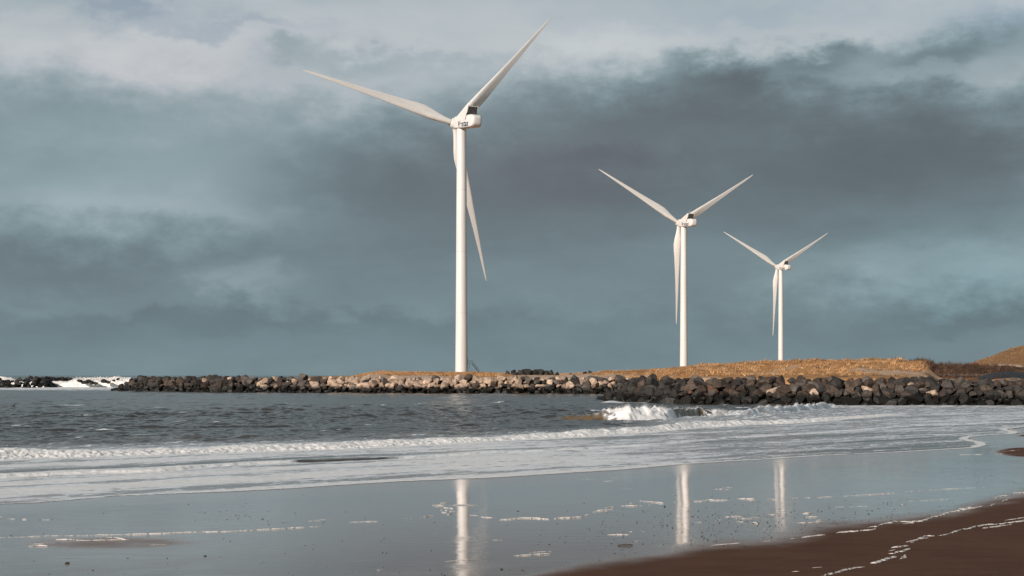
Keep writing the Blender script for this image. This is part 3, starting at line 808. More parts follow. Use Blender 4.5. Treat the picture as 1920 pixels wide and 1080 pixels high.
HV = ([1770, 1800, 1815, 1840, 1862, 1880, 1900, 1920, 1960, 2100, 2700], [700, 690, 684.5, 675.5, 669, 662, 654.5, 649.5, 643, 632, 640])
def terrain(U, Y):
    g = {k: np.interp(U, *DU[k]) for k in DU}
    zf = CZ + (V0 - g['vf']) / F * g['Yf']; zr = CZ + (V0 - g['vr']) / F * g['Yr']
    t = (Y - g['Yf']) / (g['Yr'] - g['Yf'])
    tc = np.clip(t, 0, 1)
    late = sm(1735, 1765, U)
    e1 = 1 - (1 - tc) ** 1.6
    e1 = np.where(U < 1220, sm(0, 1, tc), e1)
    e2 = sm(.45, 1.0, tc)
    z = zf + (zr - zf) * (e1 * (1 - late) + e2 * late)
    z = np.where(t > 1, zr - (zr - 3.8) * sm(0, 1, (t - 1) * 1.2) * .75, z)
    X = (U - U0) / F * Y
    n = fbm(X * .09, Y * .05, 71, 4) - .5; n2 = fbm(X * .30, Y * .14, 81, 4, .6) - .5
    amp = sm(0.02, .35, t) * np.where(U < 1120, .45, 1.0)
    z = z + amp * (2.0 * n * sm(1.0, .75, tc) + .30 * n + 1.5 * n2)
    hz = CZ + (V0 - np.interp(U, *HV)) / F * 520
    hill = 3.0 + (hz - 3.0) * np.exp(-((Y - 520) / np.where(Y < 520, 85, 160)) ** 2) + (1.6 * n + .9 * n2) * np.exp(-((Y - 500) / 90) ** 2)
    z = np.where(U > 1765, np.maximum(z, hill), z)
    z = np.where(t < 0, zf + np.maximum(t * 500, -8), z)
    return z, t
us = np.concatenate([np.arange(560, 1960, 4.0), np.arange(1960, 2700, 16.0)])
Ys = np.concatenate([np.geomspace(184, 620, 300), np.geomspace(640, 1400, 20)])
U, Y = np.meshgrid(us, Ys)
Z, T = terrain(U, Y)
X = (U - U0) / F * Y
Vt = V0 + (CZ - Z) / Y * F
nz = fbm(X * .12, Y * .08, 91, 4)
sand = sm(.50, .30, T + (nz - .5) * .5) * sm(1190, 1120, U)
sand = np.maximum(sand, sm(1120, 1100, U) * sm(940, 1000, U) * sm(.9, .55, T + (nz - .5) * .5))
sand = np.maximum(sand, sm(.10, .02, T) * (U < 1230))
sand = np.maximum(sand, .8 * sm(.57, .66, fbm(X * .10, Y * .06, 95, 4, .6)) * sm(.5, .2, T))
hillsand = np.exp(-(((U - 1885) / 34) ** 4 + ((Vt - 690 + (U - 1880) * -.06) / 7.5) ** 4)) * (Y > 400)
sand = np.maximum(sand, sm(.25, .55, hillsand + (nz - .5) * .5))
shrub = sm(1668, 1685, U) * sm(1905, 1870, U) * (Y < 430) * sm(.42, .58, T + .25 * sm(1740, 1690, U) * -1 + (nz - .5) * .25)
shrub = np.maximum(shrub, sm(1738, 1750, U) * (Y < 430) * sm(.25, .45, T))
shrub = np.maximum(shrub, .4 * ((U > 1765) & (Y > 430)))
nr, nc = X.shape; idx = np.arange(nr * nc).reshape(nr, nc)
qd = np.stack([idx[:-1, :-1], idx[:-1, 1:], idx[1:, 1:], idx[1:, :-1]], -1).reshape(-1, 4)
me = mesh_np('dunes', np.stack([X, Y, Z], -1).reshape(-1, 3), qd, True, {'sand': sand.ravel(), 'shrub': shrub.ravel()})
m, nt = material('dune_ground')
P = nt.pos
n1 = nt.noise(P, .35, 5, .65); n2 = nt.noise(P, 2.5, 4, .7)
gcol = nt.mix(n2, (0.30, 0.155, 0.065, 1), (0.58, 0.33, 0.15, 1))
gcol = nt.mix(nt.rng(n1, .5, .66), gcol, (0.16, 0.09, 0.045, 1))
scol = nt.mix(n2, (0.42, 0.31, 0.23, 1), (0.56, 0.43, 0.33, 1))
bcol = nt.mix(nt.rng(n1, .42, .6), (0.055, 0.032, 0.022, 1), (0.15, 0.085, 0.05, 1))
col = nt.mix(nt.attr('shrub'), gcol, bcol); col = nt.mix(nt.attr('sand'), col, scol)
setp(nt, Base_Color=col, Roughness=.95, Normal=nt.bump(nt.math('ADD', n1, nt.math('MULTIPLY', n2, .5)), .7, .6))
nt.p.inputs['Specular IOR Level'].default_value = .1
tag(mesh_obj('dunes', me, m), 'sandy dunes covered in dry straw coloured grass', 'dunes', kind='structure')

def tufts(name, label, cat, N, accept, hlo, hhi, wid, cols, seed, blades=6, lean=.5, patchy=None):
    r = np.random.default_rng(seed)
    uu = r.uniform(640, 2050, N); yy = np.sqrt(r.uniform(186 ** 2, 600 ** 2, N))
    z, t = terrain(uu, yy)
    x = (uu - U0) / F * yy
    vv = V0 + (CZ - z) / yy * F
    nzz = fbm(x * .12, yy * .08, 91, 4); cl = fbm(x * .35, yy * .2, 101, 3)
    k = accept(uu, yy, z, t, vv, nzz, cl, r)
    x, yy, z, cl = x[k], yy[k], z[k], cl[k]; n = len(x)
    hh = r.uniform(hlo, hhi, n) * (.3 + 1.3 * cl)
    vs = np.zeros((n, blades, 3, 3)); cs = np.zeros((n, blades, 3, 3))
    cols = np.array(cols)
    base = cols[r.integers(0, len(cols), n)] * r.uniform(.8, 1.15, (n, 1))
    if patchy is not None:
        pt = sm(.46, .60, .6 * fbm(x * .13, yy * .05, 131, 4, .6) + .4 * fbm(x * .5, yy * .2, 133, 3))[:, None] * r.uniform(.5, 1, (n, 1))
        base = base * (1 - pt) + np.array(patchy) * pt
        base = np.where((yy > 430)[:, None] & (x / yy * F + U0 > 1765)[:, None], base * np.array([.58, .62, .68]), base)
    for b in range(blades):
        an = r.uniform(0, 6.28, n); of = r.uniform(0, .35, n)
        bx, by = x + np.cos(an) * of, yy + np.sin(an) * of
        la = r.normal(0.6, 1.2, n); ll = hh * r.uniform(.15, lean, n)
        w = wid * r.uniform(.6, 1.3, n); wd = r.uniform(0, 3.14, n)
        vs[:, b, 0] = np.stack([bx - np.cos(wd) * w, by - np.sin(wd) * w, z - .1], -1)
        vs[:, b, 1] = np.stack([bx + np.cos(wd) * w, by + np.sin(wd) * w, z - .1], -1)
        vs[:, b, 2] = np.stack([bx + np.cos(la) * ll, by + np.sin(la) * ll, z + hh * r.uniform(.7, 1.1, n)], -1)
        cs[:, b] = (base * r.uniform(.85, 1.15, (n, 1)))[:, None, :]
    vs = vs.reshape(-1, 3); cs = cs.reshape(-1, 3)
    fc = np.arange(len(vs)).reshape(-1, 3)
    me = mesh_np(name, vs, fc, False, {'tone': cs})
    mm, q = material(name + '_blades')
    setp(q, Base_Color=q.attr('tone', 'Color'), Roughness=.8)
    q.p.inputs['Specular IOR Level'].default_value = .15
    tag(mesh_obj(name, me, mm), label, cat, kind='stuff')
def acc_grass(u, y, z, t, v, n, cl, r):
    x_ = (u - U0) / F * y
    sandy = (sm(.50, .30, t + (n - .5) * .5) * sm(1190, 1120, u) > .45) | ((u > 960) & (u < 1110) & (t < .8)) | ((fbm(x_ * .10, y * .06, 95, 4, .6) > .61) & (t < .35))
    hs = np.exp(-(((u - 1885) / 34) ** 4 + ((v - 690) / 7.5) ** 4)) > .3
    shr = (u > 1735) & (y < 430) | ((u > 1672) & (y < 430) & (t > .6))
    return (t > .06) & (t < 1.35) & ~sandy & ~shr & ~(hs & (y > 400)) & (r.random(len(u)) < -.35 + 1.9 * cl) & ((u < 1765) | (y > 430)) | ((u > 1790) & (y > 440) & (y < 560) & ~hs & (r.random(len(u)) < .6))
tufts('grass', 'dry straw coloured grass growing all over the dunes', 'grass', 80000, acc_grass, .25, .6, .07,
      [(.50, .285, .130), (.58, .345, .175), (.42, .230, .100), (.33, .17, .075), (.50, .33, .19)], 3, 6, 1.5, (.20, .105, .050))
def acc_shrub(u, y, z, t, v, n, cl, r):
    return (u > 1668) & (u < 1900) & (y < 430) & (t > np.interp(u, [1668, 1700, 1740, 1760], [.85, .55, .35, .3])) & (t < 1.15)
tufts('undergrowth', 'dark brown leafless scrub in the hollow behind the fence', 'scrub', 26000, acc_shrub, .6, 1.2, .05,
      [(.080, .045, .030), (.055, .032, .024), (.15, .085, .050), (.045, .03, .022)], 4, 6, .7)

# ---------------------------------------------------------------- fence, sign, heap
M_GALV, q = material('galvanised_steel')
setp(q, Base_Color=q.mix(q.noise(q.pos, 3, 3), (.26, .25, .24, 1), (.42, .40, .37, 1)), Roughness=.5, Metallic=.4)
def pxat(u, v, Yd): return Vector(((u - U0) / F * Yd, Yd, CZ + (V0 - v) / F * Yd))
fe = empty('mesh_fence', pxat(1745, 716, 262))
tag(fe, 'grey wire mesh fence on posts behind the near breakwater', 'fence')
ft = 702.0
posts_u = [1745, 1762, 1779, 1796, 1813, 1830, 1848]
base = fe.location.copy()
pts = [pxat(u, 716, 262 + (u - 1745) * .02) - base for u in posts_u]
H = (716 - ft) / F * 262
bm = bmesh.new()
for a, b in zip(pts[:-1], pts[1:]):
    d = b - a
    n = max(2, int(d.length / .17))
    for i in range(n + 1):
        p = a + d * i / n
        bm_bar(bm, p + Vector((0, 0, .05)), p + Vector((0, 0, H)), .014, 4)
    for zz in (.1, .5, .9, 1.0):
        bm_bar(bm, a + Vector((0, -.03, H * zz)), b + Vector((0, -.03, H * zz)), .016, 4)
bm_obj('panel', bm, M_GALV, fe)
for i, p in enumerate(pts):
    bm = bmesh.new(); bm_bar(bm, p, p + Vector((0, 0, H + .12)), .05, 10)
    bmesh.ops.create_uvsphere(bm, u_segments=8, v_segments=5, radius=.055, matrix=Matrix.Translation(p + Vector((0, 0, H + .13))))
    bm_obj('post', bm, M_GALV, fe)
M_YEL, q = material('yellow_sign_paint')
setp(q, Base_Color=q.mix(q.noise(q.pos, 2, 2), (.80, .46, .08, 1), (.88, .55, .12, 1)), Roughness=.45)
bm = bmesh.new()
vs = bm_box(bm, (0, 0, 0), (.44, .03, .36))
bmesh.ops.bevel(bm, geom=[e for e in bm.edges], offset=.012, segments=2, affect='EDGES')
o = bm_obj('warning_sign', bm, M_YEL); o.location = pxat(1810, 705.2, 262.9)
tag(o, 'small yellow sign hung on the wire mesh fence', 'sign')

M_BLACK, q = material('black_tarpaulin')
nn = q.noise(q.pos, 1.2, 5, .6)
setp(q, Base_Color=q.mix(nn, (.012, .013, .015, 1), (.035, .036, .04, 1)), Roughness=.6, Normal=q.bump(nn, .8, .3))
def heapmesh():
    us_ = np.linspace(1836, 2120, 90); ys_ = np.linspace(-1, 1, 40)
    A_, B_ = np.meshgrid(us_, ys_)
    Yc = 236.0
    X_ = (A_ - U0) / F * Yc; Y_ = Yc + 6 * B_ + (A_ - 1836) * .02
    top = np.interp(A_, [1836, 1845, 1856, 1868, 1885, 1900, 1925, 1980, 2060, 2110, 2120], [716, 706, 701, 698.6, 697.6, 697.2, 698, 696.5, 698, 706, 716])
    zt = CZ + (V0 - top) / F * Yc
    sec = np.clip(1 - np.abs(B_) ** 2.2, 0, 1)
    Z_ = 2.6 + (zt - 2.6) * sec + .35 * (fbm(X_ * .8, Y_ * .8, 12, 4) - .5) * sec
    i_ = np.arange(A_.size).reshape(A_.shape)
    q_ = np.stack([i_[:-1, :-1], i_[:-1, 1:], i_[1:, 1:], i_[1:, :-1]], -1).reshape(-1, 4)
    return mesh_np('covered_heap', np.stack([X_, Y_, Z_], -1).reshape(-1, 3), q_, True)
tag(mesh_obj('covered_heap', heapmesh(), M_BLACK), 'long black covered mound at the right end of the fence', 'mound')

# ---------------------------------------------------------------- surf bursting behind the far jetty
def surf():
    n, k = 420, 26
    uu = np.linspace(-460, 246, n)
    Yb = 452.0
    A_, B_ = np.meshgrid(uu, np.linspace(0, 1, k))
    top = np.interp(A_, [-460, -100, 0, 20, 30, 55, 95, 140, 150, 170, 215, 246], [708, 706.5, 706.2, 706.8, 712, 716, 716, 711, 707.5, 706.6, 706.8, 707])
    X_ = (A_ - U0) / F * Yb
    n_ = fbm(X_ * .35, B_ * 3, 5, 5, .6)
    zt = (CZ + (V0 - top) / F * Yb) * (.66 + .50 * fbm(X_ * .35, X_ * 0, 15, 5, .65))
    ang = B_ * math.pi
    Z_ = zt * np.sin(ang) ** .55 + (n_ - .5) * 1.8 * np.sin(ang) - .1
    Y_ = Yb - np.cos(ang) * 3.0 + (n_ - .5) * 2.0
    i_ = np.arange(A_.size).reshape(A_.shape)
    q_ = np.stack([i_[:-1, :-1], i_[:-1, 1:], i_[1:, 1:], i_[1:, :-1]], -1).reshape(-1, 4)
    m, q = material('surf_foam')
    nn = q.noise(q.pos, 1.2, 5, .65)
    setp(q, Base_Color=q.mix(nn, (.78, .75, .70, 1), (.88, .86, .82, 1)), Roughness=.8, Normal=q.bump(nn, .7, .5))
    tag(mesh_obj('surf_foam', mesh_np('surf_foam', np.stack([X_, Y_, Z_], -1).reshape(-1, 3), q_, True), m), 'white surf bursting over the distant jetty on the left', 'surf', kind='stuff')
surf()
def spray():
    r = np.random.default_rng(8)
    n = 3500
    u = np.concatenate([r.uniform(140, 232, n * 2 // 3), r.uniform(-20, 24, n // 3)]); n = len(u)
    k = np.abs(r.normal(0, 1, n))
    far_ = np.stack([(u - U0) / F * 450, 450 + r.normal(0, 1.2, n), 2.3 + k * .5 * (.4 + fbm(u * .15, u * 0, 6, 3)), r.uniform(.03, .09, n)], -1)
    D = np.concatenate([SPRAY, far_])
    tet = np.array([(1, 1, 1), (-1, -1, 1), (-1, 1, -1), (1, -1, -1)]) * .8
    v = (D[:, None, :3] + tet[None] * D[:, 3][:, None, None]).reshape(-1, 3)
    f = (np.arange(len(D))[:, None, None] * 4 + np.array([(0, 1, 2), (0, 3, 1), (0, 2, 3), (1, 3, 2)])[None]).reshape(-1, 3)
    m, q = material('spray_drops')
    setp(q, Base_Color=q.mix(q.noise(q.pos, 2, 2), (.85, .84, .82, 1), (.92, .92, .91, 1)), Roughness=.6)
    tag(mesh_obj('spray', mesh_np('spray', v, f, True), m), 'fine white spray thrown up along the breaking waves', 'spray', kind='stuff')
spray()

# ---------------------------------------------------------------- pebbles, stick, bird
M_PEB, q = material('dark_pebble')
setp(q, Base_Color=q.mix(q.noise(q.pos, 40, 2), (.012, .011, .011, 1), (.05, .042, .038, 1)), Roughness=.6)
def pebbles():
    r = np.random.default_rng(77)
    pu, pv = [], []
    def add(n, fu, fv): pu.append(fu(n)); pv.append(fv(n))
    add(330, lambda n: r.uniform(-100, 2000, n), lambda n: r.uniform(925, 1100, n))
    add(330, lambda n: r.normal(1560, 150, n), lambda n: r.normal(968, 16, n))
    add(240, lambda n: r.normal(1360, 110, n), lambda n: r.normal(990, 22, n))
    add(120, lambda n: r.normal(1180, 110, n), lambda n: r.normal(985, 28, n))
    add(120, lambda n: r.normal(1850, 60, n), lambda n: r.normal(890, 20, n))
    add(60, lambda n: r.normal(450, 60, n), lambda n: r.normal(968, 8, n))
    add(120, lambda n: r.normal(1880, 60, n), lambda n: r.normal(1070, 9, n))
    u = np.concatenate(pu); v = np.concatenate(pv)
    X, Y = px2beach(u, v)
    ok = ~inside(X, Y) & (qf(X, Y) > .5); X, Y = X[ok], Y[ok]
    s = .0065 + .013 * r.random(len(X)) ** 2.5
    src = PROTO_LOW[0]
    vv = np.empty(len(src.vertices) * 3, np.float32); src.vertices.foreach_get('co', vv); vv = vv.reshape(-1, 3)
    ff = np.empty(len(src.polygons) * 3, np.int32); src.polygons.foreach_get('vertices', ff); ff = ff.reshape(-1, 3)
    an = r.uniform(0, 6.28, len(X)); Z = zbeach(X, Y)
    V_, F_ = [], []
    for i in range(len(X)):
        c_, s_ = math.cos(an[i]), math.sin(an[i])
        w = vv * np.array([s[i] * 1.3, s[i], s[i] * .7])
        V_.append(np.stack([w[:, 0] * c_ - w[:, 1] * s_ + X[i], w[:, 0] * s_ + w[:, 1] * c_ + Y[i], w[:, 2] + Z[i] + s[i] * .35], -1)); F_.append(ff + i * len(vv))
    tag(mesh_obj('pebbles', mesh_np('pebbles', np.concatenate(V_), np.concatenate(F_), True), M_PEB), 'scattered dark pebbles and shell bits on the wet sand', 'pebbles', kind='stuff')
pebbles()
BIGP = [(126, 1057, 5, 'flat black stone lying alone near the lower left corner'), (385, 1043, 3, 'dark stone on wet sand, in line with the tall turbine blade tip shadow'), (940, 1068, 3, 'round black stone just right of the tall turbine reflection'),
        (1246, 950, 2.6, 'black stone beside the short foam dashes left of the middle turbine reflection'), (971, 959, 2.4, 'black stone above the long foam fleck right of the tall reflection')]
BIGP[1] = (385, 1043, 3, 'dark stone alone on the grey wet sand between lower left and the tall reflection')
PM = [rock_mesh('beach_stone', 200 + i, 3, 9) for i in range(3)]
for i, (u, v, w, lab) in enumerate(BIGP):
    x_, y_ = px2beach(u, v); s = w / F * float(y_)
    o = bpy.data.objects.new('beach_stone', PM[i % 3])
    if not PM[i % 3].materials: PM[i % 3].materials.append(M_PEB)
    o.location = (float(x_), float(y_), float(zbeach(x_, y_)) + s * .2); o.scale = (s * 1.2, s, s * .5); o.rotation_euler = (0, 0, i * 1.3)
    link(o); tag(o, lab, 'stone', 'larger stones on the beach')
# stick
M_WOOD, q = material('wet_driftwood')
setp(q, Base_Color=q.mix(q.noise(q.vmath('MULTIPLY', q.obj, (2, 20, 20)), 3, 4), (.03, .02, .015, 1), (.07, .048, .035, 1)), Roughness=.6)
x_, y_ = px2beach(1172, 1023.5)
bm = bmesh.new()
pp = [(-.16, 0, .0), (-.05, .012, .012), (.06, .0, .012), (.17, .02, .004)]
for a, b, r_ in zip(pp[:-1], pp[1:], (.012, .017, .011)): bm_bar(bm, a, b, r_, 10)
bm_bar(bm, pp[2], (.10, -.05, .03), .007, 8)
o = bm_obj('driftwood_stick', bm, M_WOOD, None, True, 40); o.location = (float(x_), float(y_), float(zbeach(x_, y_)) + .012)
tag(o, 'short dark stick lying on the wet sand above the brown tongue', 'stick')
# bird on the water
M_BIRD, q = material('dark_plumage')
setp(q, Base_Color=q.mix(q.noise(q.obj, 12, 3), (.012, .011, .010, 1), (.04, .032, .028, 1)), Roughness=.7)
M_BILL, q = material('red_bill'); setp(q, Base_Color=q.mix(q.noise(q.obj, 30, 2), (.25, .07, .03, 1), (.32, .09, .04, 1)), Roughness=.5)
bm = bmesh.new()
ring = []
secs = [(-.36, .04, .03, .10), (-.28, .09, .06, .09), (-.12, .14, .10, .07), (.06, .15, .11, .07), (.16, .11, .11, .10), (.20, .06, .07, .18), (.215, .05, .055, .26), (.235, .055, .06, .32), (.28, .045, .045, .335), (.31, .02, .02, .33)]
for (xx, ry, rz, zc) in secs:
    ring.append([bm.verts.new((xx, ry * math.cos(2 * math.pi * k / 14), zc + rz * math.sin(2 * math.pi * k / 14))) for k in range(14)])
for a, b in zip(ring[:-1], ring[1:]):
    for k in range(14): bm.faces.new((a[k], a[(k + 1) % 14], b[(k + 1) % 14], b[k]))
bm.faces.new(ring[0]); bm.faces.new(ring[-1][::-1])
bird = bm_obj('seabird', bm, M_BIRD, None, True)
bird.location = tuple(float(c) for c in (*px2sea(25, 763), .06))
tag(bird, 'small dark seabird floating on the grey water at the far left', 'bird')
bm = bmesh.new(); bmesh.ops.create_cone(bm, cap_ends=True, segments=8, radius1=.02, radius2=.004, depth=.09, matrix=Matrix.Translation((.34, 0, .325)) @ Matrix.Rotation(R(90), 4, 'Y'))
bm_obj('bill', bm, M_BILL, bird)

# ---------------------------------------------------------------- wind turbines
M_WHITE, q = material('white_turbine_paint')
st = q.noise(q.vmath('MULTIPLY', q.obj, (1.5, 1.5, .08)), 1.0, 5, .6)
setp(q, Base_Color=q.mix(q.rng(st, .35, .7), (.74, .725, .70, 1), (.67, .65, .62, 1)), Roughness=.38)
M_BLADE, q = material('blade_gelcoat')
st = q.noise(q.vmath('MULTIPLY', q.obj, (1.0, 1.0, .15)), .8, 4, .6)
setp(q, Base_Color=q.mix(q.rng(st, .35, .7), (.80, .775, .74, 1), (.72, .695, .66, 1)), Roughness=.42)
M_SEAM, q = material('tower_flange_seal')
setp(q, Base_Color=q.mix(q.noise(q.obj, 2, 2), (.45, .44, .42, 1), (.55, .53, .51, 1)), Roughness=.6)
M_DARK, q = material('radiator_black')
setp(q, Base_Color=q.mix(q.noise(q.obj, 9, 3), (.010, .010, .012, 1), (.026, .025, .026, 1)), Roughness=.55)
M_BLUE, q = material('navy_lettering')
setp(q, Base_Color=q.mix(q.noise(q.obj, 3, 2), (.008, .014, .035, 1), (.014, .022, .05, 1)), Roughness=.45)
M_STEEL, q = material('dark_stair_steel')
setp(q, Base_Color=q.mix(q.noise(q.obj, 5, 3), (.045, .047, .05, 1), (.08, .082, .085, 1)), Roughness=.5, Metallic=.5)

M_BARS, q = material('radiator_bar_metal')
setp(q, Base_Color=q.mix(q.noise(q.obj, 5, 3), (.15, .15, .15, 1), (.24, .235, .23, 1)), Roughness=.5)
RB = 55.8
def blade_mesh():
    n, m = 60, 40
    vs = []
    for i in range(n + 1):
        f = i / n; r = 1.5 + (RB - 1.5) * f ** 1.05
        g = r / RB
        c = float(np.interp(g, [.0, .05, .10, .16, .21, .27, .35, .5, .65, .8, .92, .97, .99, 1.0], [2.0, 2.05, 2.75, 3.75, 4.10, 3.90, 3.32, 2.48, 1.82, 1.20, .78, .54, .34, .10]))
        th = float(np.interp(g, [0, .05, .12, .2, .35, .6, 1], [1.0, .95, .58, .36, .25, .19, .15]))
        rd = float(np.interp(g, [0, .05, .17], [1, .97, 0]))                     # how round the section is
        tw = R(float(np.interp(g, [0, .15, .3, .6, 1], [13, 12, 7, 2, -1])))
        pa = float(np.interp(g, [0, .06, .21, 1], [.5, .48, .32, .30]))
        pre = 1.2 * g ** 2 + .018 * r                                            # prebend and coning, upwind (+Y)
        for k in range(m):
            a = 2 * math.pi * k / m
            xc = .5 + .5 * math.cos(a)
            yt = 5 * (.2969 * math.sqrt(xc) - .126 * xc - .3516 * xc ** 2 + .2843 * xc ** 3 - .1015 * xc ** 4)
            ya = (1 if math.sin(a) >= 0 else -1) * yt * th * 1.0 + .03 * math.sin(math.pi * xc)
            yr = .5 * math.sin(a) * th
            xx = (xc - pa) * c; yy = (rd * yr + (1 - rd) * ya) * c
            xr = xx * math.cos(tw) - yy * math.sin(tw); yr2 = xx * math.sin(tw) + yy * math.cos(tw)
            vs.append((xr, yr2 + pre, r))
    q = []
    for i in range(n):
        for k in range(m):
            q.append((i * m + k, i * m + (k + 1) % m, (i + 1) * m + (k + 1) % m, (i + 1) * m + k))
    return mesh_np('blade', np.array(vs), np.array(q), True)
BLADE = blade_mesh(); BLADE.materials.append(M_BLADE)

def loft(bm, rings, cap=True):
    R_ = [[bm.verts.new(p) for p in r] for r in rings]
    n = len(R_[0])
    for a, b in zip(R_[:-1], R_[1:]):
        for k in range(n): bm.faces.new((a[k], a[(k + 1) % n], b[(k + 1) % n], b[k]))
    if cap: bm.faces.new(R_[0][::-1]); bm.faces.new(R_[-1])

def rrect(w, h, r, cx=0, cz=0, n=7):
    pts = []
    for (sx, sz, a0) in ((1, 1, 0), (-1, 1, 90), (-1, -1, 180), (1, -1, 270)):
        for i in range(n):
            a = R(a0 + 90 * i / (n - 1))
            pts.append((cx + sx * (w / 2 - r) + r * math.cos(a), cz + sz * (h / 2 - r) + r * math.sin(a)))
    return pts

NH, NW = 4.0, 3.9            # nacelle height, width
def build_turbine(height):
    root = empty('wind_turbine')
    # tower
    bm = bmesh.new(); seg = 64
    rings = []
    r0, r1 = 2.15, 1.62
    zs = [0, .02 * height, .25 * height, .5 * height, .75 * height, height]
    for z_ in zs:
        f = z_ / height; rr = r0 + (r1 - r0) * f ** .8
        rings.append([(rr * math.cos(2 * math.pi * k / seg), rr * math.sin(2 * math.pi * k / seg), z_ - (1.0 if z_ == 0 else 0)) for k in range(seg)])
    loft(bm, rings)
    tw = bm_obj('tower', bm, M_WHITE, root, True, 40)
    for z_ in (.25 * height, .5 * height, .75 * height):      # flange seams
        rr = r0 + (r1 - r0) * (z_ / height) ** .8
        bm = bmesh.new()
        loft(bm, [[((rr + e) * math.cos(2 * math.pi * k / seg), (rr + e) * math.sin(2 * math.pi * k / seg), z_ + dz) for k in range(seg)] for (e, dz) in ((-.02, -.05), (.006, -.05), (.006, .05), (-.02, .05))], False)
        bm_obj('flange', bm, M_SEAM, tw, True, 40)
    # door with stair on the right hand side
    return root, tw

def stair(tw, zb):
    o = Vector((0, 0, zb))
    bm = bmesh.new()
    x0 = 2.05; pz = 2.75
    bm_box(bm, (x0 + .75, 0, pz), (1.5, 1.3, .08))
    ex, ez = x0 + 1.5 + 2.3, -.15
    for sy in (-.6, .6):
        a = Vector((x0 + 1.5, sy, pz)); b = Vector((ex, sy, ez))
        d = b - a
        rot = d.to_track_quat('X', 'Z').to_matrix()
        bm_box(bm, (a + b) / 2, (d.length, .06, .26), rot)
        bm_bar(bm, (x0 + .6, sy, pz), (x0 + .4, sy, 1.0), .05)
    for i in range(11):
        f = (i + .5) / 11
        bm_box(bm, (x0 + 1.5 + 2.3 * f, 0, pz + (ez - pz) * f), (.26, 1.16, .04))
    st_ = bm_obj('staircase', bm, M_STEEL, tw); st_.location = o
    bm = bmesh.new()
    for sy in (-.62, .62):
        tops = [Vector((x0 + .1, sy, pz + 1.05)), Vector((x0 + 1.5, sy, pz + 1.05)), Vector((ex, sy, ez + 1.05))]
        for a, b in zip(tops[:-1], tops[1:]):
            bm_bar(bm, a, b, .03); bm_bar(bm, a - Vector((0, 0, .5)), b - Vector((0, 0, .5)), .02)
        for f in (0, .5, 1): 
            p = tops[0].lerp(tops[1], f); bm_bar(bm, p, p - Vector((0, 0, 1.05)), .025)
        for f in (.33, .66, 1):
            p = tops[1].lerp(tops[2], f); bm_bar(bm, p, p - Vector((0, 0, 1.05)), .025)
    ra = bm_obj('handrail', bm, M_STEEL, tw); ra.location = o
    bm = bmesh.new()
    bm_box(bm, (2.09, 0, pz + 1.15), (.12, .95, 2.1)); bmesh.ops.bevel(bm, geom=bm.edges[:], offset=.04, segments=2, affect='EDGES')
    d_ = bm_obj('door', bm, M_SEAM, tw); d_.location = o

